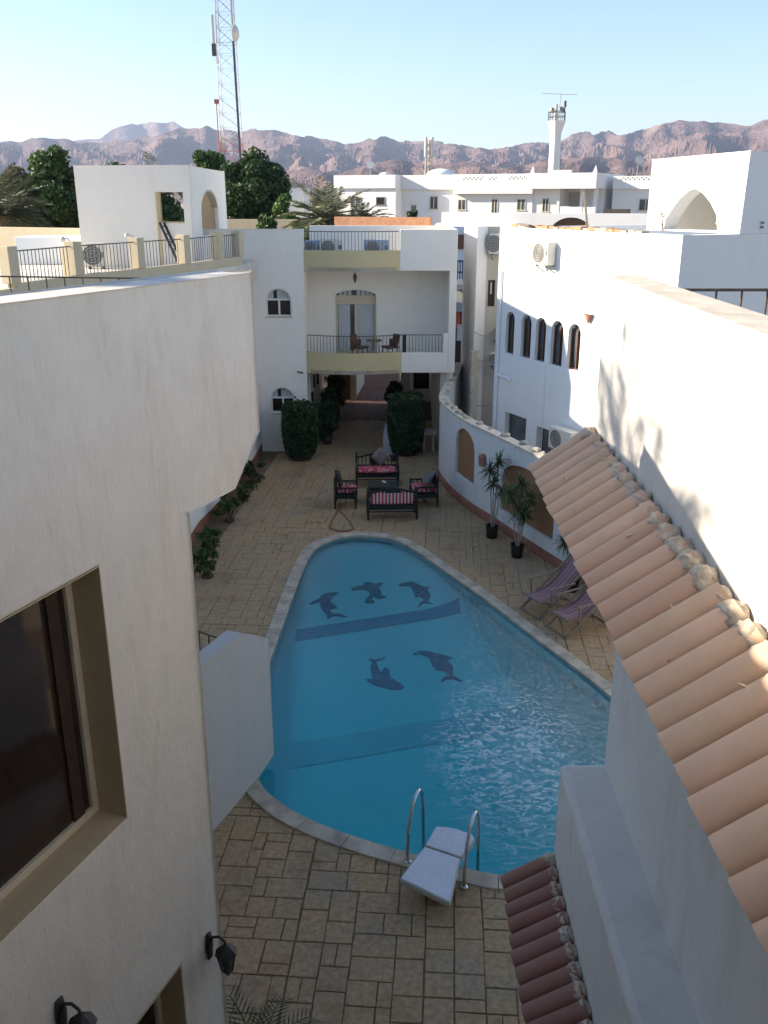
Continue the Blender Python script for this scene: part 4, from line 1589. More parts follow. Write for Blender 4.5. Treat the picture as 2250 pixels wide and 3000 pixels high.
mb = MB(); mb.box(-8.155, 26.205, 8.66, -5.49, 31.755, 8.82); mb.build('roof', M['facade'], pv)
mb = MB()
mb.box(-6.148, 25.99, 7.362, -6.11, 26.19, 8.153); mb.box(-6.108, 25.99, 7.362, -5.472, 26.19, 7.392)
mb.build('window_trim', M['yellow'], pv)
mb = MB()
pts = arch(27.60, 30.35, 6.96, 7.62, rise=0.58, n=16)
for p, q in zip(pts[1:], pts[2:]):
    mb.bar((-5.40, p[0], p[1]), (-5.40, q[0], q[1]), .20, .04)
mb.build('arch_trim', M['paleyellow'], pv)
mb = MB(); mb.box(-6.215, 25.972, 6.19, -6.155, 25.998, 8.16); mb.build('door_trim', M['yellow'], pv)
t = thing('roof_ladder', 'dark metal ladder leaning beside the pavilion window', 'ladder', (-6.0, 25.85, 6.19))
mb = MB(); mb.bar((-.12, 0, 1.18), (.42, -.25, 0), .05); mb.build('rail', M['black'], t, local=True)
mb = MB(); mb.bar((-.02, .08, 1.18), (.52, -.17, 0), .05); mb.build('rail', M['black'], t, local=True)
mb = MB()
for k in range(6):
    f_ = (k + .5) / 6
    mb.bar((-.12 + .54 * f_, -.25 * f_, 1.18 * (1 - f_)), (-.02 + .54 * f_, .08 - .25 * f_, 1.18 * (1 - f_)), .03)
mb.build('rung', M['black'], t, local=True)
ac_unit((-7.86, 25.55, 6.18), R(12), 'white air conditioner at the left foot of the roof pavilion', M['acwhite'], 'air conditioners on the terrace', w=.5, h=.62)
mb = MB(); mb.box(-7.0, 25.96, 6.75, -6.82, 25.998, 6.9); mb.build('socket_box', M['black'], pv)
# small spotlights on two terrace posts
for i, k in enumerate((2, 3)):
    x, y = TE[k]
    t = thing('post_lamp', ('small white lamp on the terrace post left of the pavilion', 'small white lamp on the post below the pavilion wall')[i], 'lamp', (x - .3, y + .05, 7.122), 0, 'lamps on the terrace posts')
    mb = MB(); mb.tube([(0.15, 0, 0), (0.08, 0, .06), (0, 0, .04)], .012, 6); mb.build('arm', M['acwhite'], t, local=True)
    mb = MB(); mb.lathe([(0, -.04), (.05, -.02), (.06, .04), (.02, .08), (0, .08)], (-.02, 0, .02), 10); mb.build('lamp_head', M['acwhite'], t, local=True)

# ------------------------------------------------------------------ curved garden wall on the right
CW = [(2.62, 32.6), (2.22, 30.1), (1.84, 27.9), (1.66, 26.35), (1.80, 25.15), (2.06, 24.0), (2.36, 23.1), (2.71, 22.25), (3.10, 21.25), (3.44, 20.4), (3.95, 19.16), (4.6, 17.7), (5.3, 16.2), (6.2, 14.5), (7.2, 12.5)]


def smooth_line(P, sub=8):
    out = []
    n = len(P)
    for i in range(n - 1):
        p0, p1, p2, p3 = (Vector(P[max(0, min(n - 1, i + k))]) for k in (-1, 0, 1, 2))
        for j in range(sub):
            t = j / sub
            out.append(0.5 * ((2 * p1) + (p2 - p0) * t + (2 * p0 - 5 * p1 + 4 * p2 - p3) * t * t + (3 * p1 - p0 - 3 * p2 + p3) * t ** 3))
    out.append(Vector(P[-1]))
    return out


cw = smooth_line(CW, 14)
cs = [0]
for a, b in zip(cw, cw[1:]): cs.append(cs[-1] + (b - a).length)
# resample evenly
NS = 260
cl = []
for k in range(NS + 1):
    s = cs[-1] * k / NS
    i = max(j for j in range(len(cs)) if cs[j] <= s + 1e-9)
    i = min(i, len(cw) - 2)
    cl.append(cw[i].lerp(cw[i + 1], (s - cs[i]) / max(1e-9, cs[i + 1] - cs[i])))
ds = cs[-1] / NS
cn_ = []
for k in range(NS + 1):
    d = (cl[min(k + 1, NS)] - cl[max(k - 1, 0)]).normalized()
    cn_.append(Vector((d.y, -d.x)) if Vector((d.y, -d.x)).x < 0 else Vector((-d.y, d.x)))
gwall = thing('garden_wall', 'curved pale blue grey garden wall with two brown arched niches', 'wall', (2.7, 22, 0))
s_at = lambda pt: min(range(NS + 1), key=lambda k: (cl[k] - Vector(pt)).length)
niches = [(s_at((2.00, 24.25)), s_at((2.40, 22.98)), 0.75, 1.62), (s_at((2.95, 21.65)), s_at((3.86, 19.35)), 0.55, 1.42)]
TOPZ = 2.34


def niche_z(k):
    for (k0, k1, zb, zs) in niches:
        if k0 <= k <= k1:
            t = (k - (k0 + k1) / 2) / ((k1 - k0) / 2)
            return zb, zs + 0.52 * math.sqrt(max(0, 1 - t * t))
    return None


wmb, nmb = MB(), MB()
P3 = lambda k, z, d=0.0: (cl[k].x - cn_[k].x * d, cl[k].y - cn_[k].y * d, z)
for k in range(NS):
    nz = None
    for (k0, k1, zb, zs) in niches:
        if k0 <= k < k1: nz = (niche_z(k), niche_z(k + 1))
    if nz:
        (zb, t0), (_, t1) = nz
        wmb.add([P3(k, 0), P3(k + 1, 0), P3(k + 1, zb), P3(k, zb)], [(3, 2, 1, 0)], True)
        wmb.add([P3(k, t0), P3(k + 1, t1), P3(k + 1, TOPZ), P3(k, TOPZ)], [(3, 2, 1, 0)], True)
        nmb.add([P3(k, zb, .08), P3(k + 1, zb, .08), P3(k + 1, t1, .08), P3(k, t0, .08)], [(3, 2, 1, 0)], True)
        wmb.add([P3(k, t0), P3(k + 1, t1), P3(k + 1, t1, .08), P3(k, t0, .08)], [(0, 1, 2, 3)])
        wmb.add([P3(k, zb), P3(k + 1, zb), P3(k + 1, zb, .08), P3(k, zb, .08)], [(3, 2, 1, 0)])
    else:
        wmb.add([P3(k, 0), P3(k + 1, 0), P3(k + 1, TOPZ), P3(k, TOPZ)], [(3, 2, 1, 0)], True)
    wmb.add([P3(k, 0, .22), P3(k + 1, 0, .22), P3(k + 1, TOPZ, .22), P3(k, TOPZ, .22)], [(0, 1, 2, 3)], True)
for (k0, k1, zb, zs) in niches:
    for k in (k0, k1):
        zt = niche_z(k)[1]
        wmb.add([P3(k, zb), P3(k, zt), P3(k, zt, .08), P3(k, zb, .08)], [(0, 1, 2, 3)])
wmb.build('wall', M['garden'], gwall)
nmb.build('niche', M['niche'], gwall)
mb = MB()
for k in range(NS):
    vs = [P3(k, TOPZ, -.03), P3(k + 1, TOPZ, -.03), P3(k + 1, TOPZ, .25), P3(k, TOPZ, .25)]
    vs += [(x, y, z + .055) for x, y, z in vs]
    mb.add(vs, [(4, 7, 6, 5), (0, 4, 5, 1), (2, 6, 7, 3), (0, 1, 2, 3)], False)
mb.build('wall_cap', M['cap'], gwall, fix=True)
mb = MB()
for k in range(NS):
    vs = [P3(k, 0, -.025), P3(k + 1, 0, -.025), P3(k + 1, .24, -.025), P3(k, .24, -.025), P3(k + 1, .24, .01), P3(k, .24, .01)]
    mb.add(vs, [(3, 2, 1, 0), (3, 5, 4, 2)], True)
mb.build('skirting', M['skirting'], gwall)
# loose stones on the wall top, each one a thing
sr = random.Random(21)


def stone(loc, size, label):
    mb = MB()
    nu, nv = 8, 6
    vs, fs = [], []
    ph0 = sr.random() * 50
    for i in range(nv + 1):
        ph = math.pi * i / nv
        for j in range(nu):
            th = 2 * math.pi * j / nu
            q = Vector((math.sin(ph) * math.cos(th), math.sin(ph) * math.sin(th), math.cos(ph)))
            m_ = 1 + .35 * noise.noise(q * 1.7 + Vector((ph0, 0, 0)))
            vs.append((q.x * size * m_, q.y * size * .75 * m_, max(-size * .3, q.z * size * .5 * m_) + size * .3))
    for i in range(nv):
        for j in range(nu):
            a, b = i * nu + j, i * nu + (j + 1) % nu
            fs.append((a, a + nu, b + nu, b))
    mb.add(vs, fs)
    o = mb.build('loose_stone', M['rubble'])
    o.location = loc
    o.rotation_euler = (0, 0, sr.random() * 6)
    return tag(o, label, 'stone', 'loose stones along the garden wall top')


for k in range(0, 24):
    kk = int(NS * (0.12 + 0.60 * (k + sr.random() * .9) / 24))
    p = P3(kk, TOPZ + .055, .14 + sr.uniform(-.05, .07))
    stone(p, sr.uniform(.05, .13), 'loose pale rubble stone lying on the curved garden wall')
t = thing('wall_lamp', 'clay wall lamp between the two brown niches', 'lamp', (2.56, 22.50, 1.45), R(200))
mb = MB()
for k in range(9):
    a = math.pi * k / 8
    mb.add([(0.10 * math.sin(a), 0.10 * math.cos(a), 0), (0.13 * math.sin(a), 0.11 * math.cos(a), .24)], [])
vs = mb.v; mb = MB()
mb.add(vs, [(2 * i, 2 * i + 1, 2 * i + 3, 2 * i + 2) for i in range(8)], True)
mb.add([(0, -.10, 0)] + [vs[2 * i] for i in range(9)], [tuple(range(1, 10))])
mb.build('shade', M['brownclay'], t, local=True)
mb = MB(); mb.lathe([(.11, .24), (.08, .30), (0, .33)], (0.02, 0, 0), 10); mb.build('lid', M['brownclay'], t, local=True)

# ------------------------------------------------------------------ white neighbour block on the right
WA = Vector((3.381, 27.5, 0))
WU = Vector((0.4460, -0.8950, 0)).normalized()
WN = Vector((-WU.y, WU.x, 0)) * -1                      # faces left and to the camera
if WN.x > 0: WN = -WN
s_of = lambda x, y: (Vector((x, y, 0)) - WA).dot(WU)
nb = thing('neighbour_house', 'white two storey house with five narrow arched windows beyond the garden wall', 'building', tuple(WA))
SC_ = s_of(6.69, 20.97)
wins = [(s_of(3.606, 27.048), s_of(3.80, 26.659)), (s_of(3.96, 26.338), s_of(4.177, 25.902)), (s_of(4.279, 25.698), s_of(4.486, 25.283)), (s_of(4.60, 25.053), s_of(4.835, 24.583)), (s_of(4.935, 24.381), s_of(5.167, 23.916))]
holes = [arch(a, b, 3.64, 4.86 - (b - a) / 2, n=10) for a, b in wins]
lowr = [(s_of(3.734, 26.793) - .12, s_of(4.174, 25.908), 0.9, 1.88), (s_of(4.467, 25.321) - .12, s_of(4.855, 24.542), 0.8, 1.79)]
holes += [rect(a, b, c, d) for a, b, c, d in lowr]
mb = MB()
mb.slab(rect(0, SC_, 0, 7.22), holes, WA, WU, WN, 0.25)
mb.build('wall', M['white'], nb, bevel=.015)
mb = MB()
fr_dir = -WN
c0 = WA + WU * SC_
mb.obox(WA + fr_dir * .253 + WU * .02, WU * (SC_ - .27), fr_dir * 8, (0, 0, 6.6))
mb.obox(c0 - WU * .25 + fr_dir * .253, WU * .25, fr_dir * 8, (0, 0, 7.22))
mb.obox(WA + fr_dir * .253, WU * .2, fr_dir * 8, (0, 0, 7.21))
mb.build('side_walls', M['white'], nb)
Wp = lambda s, z, d=0.0: WA + WU * s + Z * z - WN * d
for (a, b) in wins:
    f = MB()
    f.obox(Wp(a, 3.64, .10), WU * .03, -WN * .05, Z * 1.1)
    f.obox(Wp(b - .03, 3.64, .10), WU * .03, -WN * .05, Z * 1.1)
    f.obox(Wp(a + .03, 3.64, .10), WU * (b - a - .06), -WN * .05, Z * .04)
    f.obox(Wp((a + b) / 2 - .015, 3.68, .10), WU * .03, -WN * .05, Z * 1.0)
    fo = f.build('window', M['brownwood'], nb)
    p = MB(); p.obox(Wp(a - .02, 3.6, .16), WU * (b - a + .04), -WN * .01, Z * 1.28); p.build('pane', M['greyglass'], fo)
for (a, b, c, d) in lowr:
    p = MB(); p.obox(Wp(a, c, .20), WU * (b - a), -WN * .01, Z * (d - c))
    fo = p.build('window', M['greyglass'], nb)
    f = MB(); f.obox(Wp(a, c, .15), WU * .05, -WN * .045, Z * (d - c)); f.obox(Wp(a + .05, d - .04, .15), WU * (b - a - .05), -WN * .045, Z * .04); f.build('frame', M['greyiron'], fo)
# drain pipe and its elbow, joint line
mb = MB()
mb.tube([Wp(.22, 0.3, -.05), Wp(.22, 6.0, -.05)], .035, 8)
mb.build('pipe', M['white'], nb)
for a_, b_, r_ in ((Wp(.262, 2.95, -.06), Wp(.95, 2.9, -.06), .05), (Wp(2.6, 0.8, -.02), Wp(2.6, 3.6, -.02), .012), (Wp(4.3, 0.8, -.02), Wp(4.35, 3.8, -.02), .012)):
    mb = MB(); mb.tube([a_, b_], r_, 8); mb.build('pipe', M['white'], nb)
# tall roof room with a pointed-arch opening
tall = thing('roof_room', 'tall white roof room with a wide arched opening on the right', 'building', (8, 22, 7.2))
TN_ = Vector((8.185, 21.71, 0))
FU = Vector((-WU.y, WU.x, 0))
if FU.x < 0: FU = -FU                                   # along the shaded front, to the right
# left face (a measured from the near corner going away)
LW_ = -WU
aw = [(0.72, 7.23), (1.02, 7.55), (1.28, 7.95), (1.50, 8.14), (1.68, 8.20), (1.88, 8.10), (2.15, 7.82), (2.40, 7.52), (2.58, 7.35), (2.62, 7.23)]
lface = [(0, 7.224), (0, 8.99), (3.12, 8.93), (3.12, 7.224)]
aw2 = [(0.70, 7.26), (0.78, 7.62), (1.02, 7.90), (1.28, 8.10), (1.54, 8.21), (1.74, 8.17), (2.0, 8.0), (2.2, 7.8), (2.4, 7.55), (2.5, 7.26)]
mb = MB()
mb.slab(lface, [aw2], TN_, LW_, WN, 0.45)
mb.build('wall', M['white'], tall, bevel=.015)
mb = MB()
mb.obox(TN_ - WN * .453 - LW_ * 0 + Z * 7.224, FU * 5, LW_ * 0.25, Z * 1.765)
mb.obox(TN_ + LW_ * 2.87 - WN * .453 + Z * 7.224, FU * 5, LW_ * 0.25, Z * 1.71)
mb.obox(TN_ + LW_ * .252 - WN * 4.2 + Z * 7.224, LW_ * 2.615, -WN * 0.25, Z * 1.7)
mb.build('side_walls', M['white'], tall)
mb = MB()
mb.obox(TN_ + LW_ * .255 - WN * .455 + Z * 8.55, LW_ * 2.6, -WN * 3.7, Z * .2)
mb.build('roof', M['white'], tall)
# shaded L-shaped front below it
mb = MB()
mb.obox(c0 + FU * .002 - WU * .003 + Z * 0.0, FU * 9, -WU * 0.25, Z * 7.218)
mb.build('front_wall', M['white'], nb)
mb = MB()
mb.obox(WA + WU * .3 - WN * .25 + Z * 6.61, WU * (SC_ - .55), -WN * 7.5, Z * .1)
mb.build('roof', M['concrete'], nb)
for i, z_ in enumerate((7.44, 7.34)):
    mb = MB(); p = TN_ + FU * .62 - WU * -0.006; mb.obox(p + Z * z_ + WU * .002, FU * .06, WU * .05, Z * .05)
    tag(mb.build('wall_bracket', M['greyiron'], tall))
# pink plaster oven shape and brown panel in the arch, shrub on the roof
# roof edge clutter: clay tiles along the roof edge, planks
rt = thing('roof_edge_tiles', 'row of weathered clay tiles along the neighbour roof edge', 'roof tiles', tuple(Wp(2, 7.22)))
tr = random.Random(9)
for k in range(22):
    s_ = .55 + k * .245
    mb = MB()
    mb.obox(Wp(s_, 7.222 + tr.uniform(0, .01), .02 + tr.uniform(-.03, .03)), WU * .23 + WN * tr.uniform(-.02, .02), -WN * .24, Z * tr.uniform(.04, .085))
    mb.build('tile', M['brick'] if tr.random() < .55 else M['rubble'], rt)
mb = MB(); mb.bar(Wp(3.9, 7.3, .05), Wp(2.6, 8.15, .9), .05)
tag(mb.build('timber_pole', M['palewood']), 'pale timber pole leaning on the neighbour roof edge', 'pole')
mb = MB(); mb.bar(Wp(.75, 7.31, .1), Wp(1.6, 7.29, -.08), .10, .04)
tag(mb.build('plank', M['palewood']), 'short weathered plank on the neighbour roof edge tiles', 'plank')
mb = MB(); mb.lathe([(0, 0), (.14, .02), (.17, .1), (.12, .22), (0, .24)], (0, 0, 0), 12)
o = mb.build('clay_pot', M['brick'], loc=tuple(Wp(3.75, 7.12, -.12)))
tag(o, 'pale orange clay lamp fixed at the neighbour roof edge', 'pot')

ang = math.atan2(WU.y, WU.x)
ac_unit(tuple(Wp(s_of(4.45, 25.3), 6.25, -.16)), ang, 'white air conditioner bracketed high on the neighbour house wall', M['acwhite'], 'air conditioners on the neighbour house', w=.62, h=.6, feet=False)
ac_unit(tuple(Wp(s_of(5.10, 24.05), 1.42, -.20)), ang, 'white air conditioner low on the neighbour wall behind the canopy tip', M['acwhite'], 'air conditioners on the neighbour house', w=.95, h=.6, d=.34, feet=False)
mb = MB()
vs = [Wp(s_of(4.13, 26.0) + .28 * math.cos(a), 6.57 + .27 * math.sin(a), -.02) for a in np.linspace(0, 2 * math.pi, 25)[:-1]]
vs += [p - WN * -0.03 for p in vs]
mb.add(vs, [tuple(range(24))] + [(i, (i + 1) % 24, (i + 1) % 24 + 24, i + 24) for i in range(24)] + [tuple(range(47, 23, -1))])
t = thing('wall_fan', 'round pale extractor fan cover high on the neighbour house wall', 'fan', tuple(Wp(s_of(4.13, 26.0), 6.57)))
mb.build('ring', M['paleyellow'], t)
mb = MB()
vs = [Wp(s_of(4.13, 26.0) + .11 * math.cos(a), 6.57 + .11 * math.sin(a), -.06) for a in np.linspace(0, 2 * math.pi, 17)[:-1]]
mb.add(vs, [tuple(range(16))]); mb.build('hub', M['acwhite'], t)
t = thing('wall_sconce', 'small terracotta cone lamp on the neighbour house wall', 'lamp', tuple(Wp(s_of(5.324, 23.6), 4.95, -.01)))
mb = MB(); mb.lathe([(.02, 0), (.13, .24), (.115, .24), (.01, .03)], (-.05, 0, 0), 12); mb.build('cone', M['brownclay'], t, local=True)

# beige wing between guest house and neighbour
bw = thing('beige_wing', 'narrow beige house end with one dark window behind the guest house', 'building', (3.4, 29.8, 0))
mb = MB()
mb.slab(rect(3.30, 3.95, 0, 7.15), [rect(3.30 + .07, 3.60, 4.66, 5.50)], (0, 30.0, 0), X, FN, .2)
mb.build('wall', M['beige'], bw)
mb = MB(); mb.prism([(2.93, 29.55), (3.298, 30.0), (3.298, 33), (2.80, 33)], 0, 7.16); mb.build('side_wall', M['townwhite'], bw, bevel=.01)
mb = MB(); mb.prism([(2.86, 29.35), (3.12, 29.62), (3.0, 29.9), (2.82, 29.6)], 0, 3.3); mb.build('buttress', M['cap'], bw)
mb = MB(); mb.box(3.37, 30.12, 4.66, 3.60, 30.14, 5.5); fo = mb.build('window', M['sash'], bw)
mb = MB(); mb.box(3.46, 30.10, 5.05, 3.50, 30.118, 5.42); mb.build('curtain', M['paper'], fo)
ac_unit((3.58, 29.80, 6.28), R(-25), 'white air conditioner at the top of the beige house end', M['acwhite'], 'air conditioners on the beige house end', w=.46, h=.62, feet=False)
ac_unit((3.72, 29.80, 2.75), R(-25), 'lower of two air conditioners on the beige house end', M['acwhite'], 'air conditioners on the beige house end', w=.4, h=.4, feet=False)
ac_unit((3.76, 29.80, 3.55), R(-25), 'upper of two air conditioners low on the beige house end', M['acgrille'], 'air conditioners on the beige house end', w=.34, h=.36, feet=False)
mb = MB()
for (z0, sag) in ((3.9, .25), (3.05, .12), (1.5, .05)):
    pts = [(2.95 + .8 * t_, 29.55 + .25 * t_, z0 + (.25 if z0 > 3.5 else 0) * t_ - sag * math.sin(math.pi * t_)) for t_ in np.linspace(0, 1, 9)]
    mb.tube(pts, .012, 5)
mb.tube([(3.72, 29.76, 6.3), (3.68, 29.8, 5.4), (3.78, 29.8, 4.6), (3.70, 29.85, 3.4)], .02, 5)
tag(mb.build('cables', M['cable']), 'drooping grey cables on the beige house end', 'cable')

# ------------------------------------------------------------------ street seen in the gap
sh = thing('street_house', 'pale house with brown shutter and blue balcony rail in the gap', 'building', (4.2, 46, 0))
mb = MB(); mb.box(2.6, 44, 0, 6.2, 48, 6.75); mb.build('wall', M['bluewhite'], sh)
mb = MB(); mb.box(3.35, 43.9, 5.75, 3.78, 43.998, 6.4); mb.build('shutter', M['brownwood'], sh)
mb = MB(); mb.box(2.7, 43.2, 4.2, 5.2, 43.998, 4.4); mb.build('balcony', M['townwhite'], sh)
mb = MB()
mb.bar((2.7, 43.2, 5.25), (5.2, 43.2, 5.25), .09); mb.bar((2.7, 43.2, 4.75), (5.2, 43.2, 4.75), .09)
for k in range(22): mb.bar((2.72 + k * .115, 43.2, 4.4), (2.72 + k * .115, 43.2, 5.2), .05)
mb.build('balcony_railing', M['bluerail'], sh)
mb = MB(); mb.add([(2.7, 42.2, 3.1), (5.2, 42.2, 3.1), (5.2, 43.9, 3.9), (2.7, 43.9, 3.9), (2.7, 42.2, 3.06), (5.2, 42.2, 3.06), (5.2, 43.9, 3.86), (2.7, 43.9, 3.86)], [(0, 1, 2, 3), (7, 6, 5, 4), (0, 4, 5, 1), (1, 5, 6, 2), (3, 2, 6, 7), (0, 3, 7, 4)]); mb.build('awning', M['cable'], sh)
mb = MB(); mb.box(2.7, 43.95, 0.1, 5.2, 43.998, 3.0); mb.build('shopfront', M['opening'], sh)
for k, (z_, c, lb) in enumerate(((2.3, 'clothred', 'dark red cloth hanging under the awning in the gap'), (1.7, 'clothgrey', 'grey cloth hanging below the red cloth in the gap'), (1.0, 'clothgrey', 'lowest grey cloth hanging in the gap'))):
    mb = MB(); mb.box(3.2 + .2 * k, 42.6 - .1 * k, z_, 3.55 + .2 * k, 42.64 - .1 * k, z_ + .75)
    tag(mb.build('hanging_cloth', M[c]), lb, 'cloth')

# ------------------------------------------------------------------ large white building in the distance
FA = R(26)
fu = Vector((math.cos(FA), -math.sin(FA), 0)); fn = Vector((-math.sin(FA), -math.cos(FA), 0))
F0 = Vector((3.501, 72, 0))
fb = thing('white_apartment_house', 'long sunlit white apartment house with parapets beyond the court', 'building', tuple(F0))
Fp = lambda s, z, d=0.0: F0 + fu * s + Z * z - fn * d


def fbox(mb, s0, s1, z0, z1, d0, d1):
    return mb.obox(Fp(s0, z0, d0), fu * (s1 - s0), -fn * (d1 - d0), Z * (z1 - z0))


mb = MB()
fbox(mb, -8.05, -2.95, 0, 8.72, 0.1, 9)
fbox(mb, -2.94, 8.0, 0, 8.62, 1.2, 9)
fbox(mb, 13.1, 16.6, 0, 8.6, 2.5, 9)
fbox(mb, 2.0, 7.9, 0, 8.30, 0.2, 1.198)
fbox(mb, 7.91, 9.85, 0, 8.62, .3, 8)
fbox(mb, 9.86, 12.5, 0, 7.0, .3, 8)
fbox(mb, 11.32, 11.52, 7.002, 8.62, .3, .8)
fbox(mb, 12.26, 12.46, 7.002, 8.62, .3, .8)
fbox(mb, 9.86, 12.5, 7.002, 8.62, 2.2, 8)
mb.build('wall', M['townwhite'], fb)
mb = MB()
fbox(mb, -8.24, -2.90, 8.724, 9.68, -.1, 9)
fbox(mb, -2.88, 1.9, 8.624, 9.66, .9, 9)
fbox(mb, 1.91, 7.98, 8.304, 9.655, -.25, 9)
fbox(mb, 7.86, 12.6, 8.63, 9.66, -.6, 8)
fbox(mb, 13.1, 16.8, 8.604, 9.48, 2.3, 9)
for s_ in (7.86, 12.3):
    mb.add([Fp(s_, 9.66, -.6), Fp(s_ + .3, 9.66, -.6), Fp(s_ + .3, 9.66, -.2), Fp(s_, 9.66, -.2), Fp(s_ + .15, 10.15, -.4)], [(0, 1, 4), (1, 2, 4), (2, 3, 4), (3, 0, 4)])
fbox(mb, 9.2, 10.8, 9.662, 9.85, -.55, -.3)
mb.build('parapet', M['townwhite'], fb)
# pierced lattice in the parapets
for (s0, s1, zc, d) in ((2.7, 4.35, 9.30, -.25), (4.7, 5.4, 9.30, -.25), (6.2, 7.8, 9.32, -.25), (13.6, 16.3, 9.25, 2.3)):
    mb = MB()
    n_ = int((s1 - s0) / .16)
    for k in range(n_):
        fbox(mb, s0 + k * .16, s0 + k * .16 + .085, zc + (.07 if k % 2 else -.05), zc + (.16 if k % 2 else .05), d - .012, d - .004)
    mb.build('parapet_piercings', M['greyiron'], fb)


def far_window(s0, s1, z0, z1, d, dark=False):
    f = MB()
    fbox(f, s0 - .06, s1 + .06, z0 - .07, z0 - .001, d - .06, d - .002)
    fbox(f, s0, s0 + .06, z0, z1, d - .04, d - .002)
    fbox(f, s1 - .06, s1, z0, z1, d - .04, d - .002)
    fbox(f, s0 + .06, s1 - .06, z1 - .06, z1, d - .04, d - .002)
    if not dark: fbox(f, (s0 + s1) / 2 - .03, (s0 + s1) / 2 + .03, z0, z1 - .06, d - .04, d - .002)
    fo = f.build('window', M['frame'] if not dark else M['greyiron'], fb)
    p = MB(); fbox(p, s0 + .06, s1 - .06, z0, z1 - .06, d - .02, d - .003); p.build('pane', M['greyglass'] if not dark else M['glass'], fo)


for w_ in ((-6.9, -5.97, 7.3, 8.14, .1, False), (-4.63, -3.84, 7.52, 8.10, .1, True), (-2.14, -1.66, 6.45, 7.53, 1.2, False), (-.57, .13, 7.24, 8.16, 1.2, False),
           (2.15, 2.8, 7.2, 7.93, .2, False), (4.79, 5.29, 6.97, 7.96, .2, False), (6.73, 7.4, 7.2, 7.96, .2, False), (15.0, 15.95, 7.2, 7.97, 2.5, False), (8.6, 9.1, 7.1, 8.0, .3, False)):
    far_window(*w_)
mb = MB(); fbox(mb, 9.88, 12.44, 7.003, 7.45, .32, .45); mb.build('balcony_parapet', M['townwhite'], fb)
mb = MB(); fbox(mb, 10.0, 11.2, 7.46, 8.4, 2.17, 2.198); mb.build('balcony_back', M['beige'], fb)
mb = MB(); mb.lathe([(1.15, 0)] + [(1.15 * math.cos(a), 0.55 * math.sin(a)) for a in np.linspace(0.08, 1.5, 9)] + [(0, .55)], Fp(-.2, 9.6, 2.4), 24); mb.build('dome', M['townwhite'], fb)
mb = MB(); mb.lathe([(.5, 0)] + [(.5 * math.cos(a), 0.3 * math.sin(a)) for a in np.linspace(0.08, 1.5, 7)] + [(0, .3)], Fp(-5.0, 9.65, 2.4), 20); mb.build('dome', M['townwhite'], fb)
# big arch in the low forecourt wall
aw_ = thing('forecourt_wall', 'sunlit white forecourt wall with a dark brown arch above the neighbour roof', 'wall', (8, 44, 0))
mb = MB()
o_ = Vector((6.9, 44.0, 0)); u_ = Vector((math.cos(R(20)), -math.sin(R(20)), 0)); n_ = Vector((-math.sin(R(20)), -math.cos(R(20)), 0))
mb.slab(rect(-2.5, 8, 3, 7.35), [arch(.80, 2.75, 6.1, 6.45, rise=.72, n=14)], o_, u_, n_, .3)
mb.build('wall', M['townwhite'], aw_)
mb = MB(); mb.obox(o_ + u_ * .7 + Z * 6 - n_ * .15, u_ * 2.2, -n_ * .02, Z * 1.2); mb.build('arch_shutter', M['brownwood'], aw_)
mb = MB(); mb.obox(o_ + u_ * 3.0 - n_ * 1.5 + Z * 7.3, u_ * 1.2, -n_ * .4, Z * .22)
tag(mb.build('roof_beam', M['iron']), 'dark beam lying behind the brown arch', 'beam')

# minaret
mn = thing('minaret', 'white minaret with flared top and loudspeakers behind the apartment house', 'tower', (19.35, 110, 0))
mb = MB(); mb.lathe([(.85, 0), (.82, 9), (.66, 10.6), (.60, 14.6), (.62, 14.9), (.98, 16.0), (1.02, 16.15), (0, 16.15)], (0, 0, 0), 10, False); mb.build('shaft', M['townwhite'], mn, local=True)
mb = MB()
for zz in (16.6, 17.1): mb.tube([(.95 * math.cos(a), .95 * math.sin(a), zz) for a in np.linspace(0, 2 * math.pi, 11)], .035, 5)
for k in range(10):
    a = k * math.pi / 5; mb.tube([(.95 * math.cos(a), .95 * math.sin(a), 16.15), (.95 * math.cos(a), .95 * math.sin(a), 17.1)], .035, 5)
mb.build('gallery_railing', M['iron'], mn, local=True)
mb = MB(); mb.tube([(-.1, 0, 16.15), (-.1, 0, 17.9)], .16, 8); mb.build('lamp_post', M['cap'], mn, local=True)
for k, a in enumerate((.3, 1.9, 3.4, 5.2)):
    mb = MB(); mb.tube([(.35 * math.cos(a), .35 * math.sin(a), 17.3), (.8 * math.cos(a), .8 * math.sin(a), 17.35)], [.08, .28], 10); mb.build('loudspeaker', M['cable'], mn, local=True)
mb = MB(); mb.tube([(.85, 0, 16.2), (.85, 0, 18.3)], .05, 6); mb.tube([(.85, -.05, 17.6), (.85, -.05, 18.2)], .14, 8); mb.build('horn_mast', M['iron'], mn, local=True)
t = thing('tv_antenna', 'wide thin television antenna standing on the minaret top', 'antenna', (19.5, 110, 16.15))
mb = MB(); mb.tube([(.1, 0, 0), (.15, 0, 2.9)], .03, 5); mb.build('pole', M['cable'], t, local=True)
mb = MB(); mb.tube([(-1.9, 0, 2.85), (2.0, 0, 2.7)], .022, 5)
for k in range(9): mb.tube([(-1.8 + k * .45, -.5, 2.82 - k * .017), (-1.8 + k * .45, .5, 2.84 - k * .017)], .014, 4)
mb.build('elements', M['cable'], t, local=True)
t = thing('lattice_mast', 'short pale lattice mast with lamps behind the apartment house dome', 'mast', (4.15, 90, 8))
for k, (sx, sy) in enumerate(((-.35, -.3), (.35, -.3), (0, .35))):
    mb = MB(); mb.tube([(sx, sy, 0), (sx * .7, sy * .7, 5.1)], .06, 5); mb.build('leg', M['frame'], t, local=True)
mb = MB()
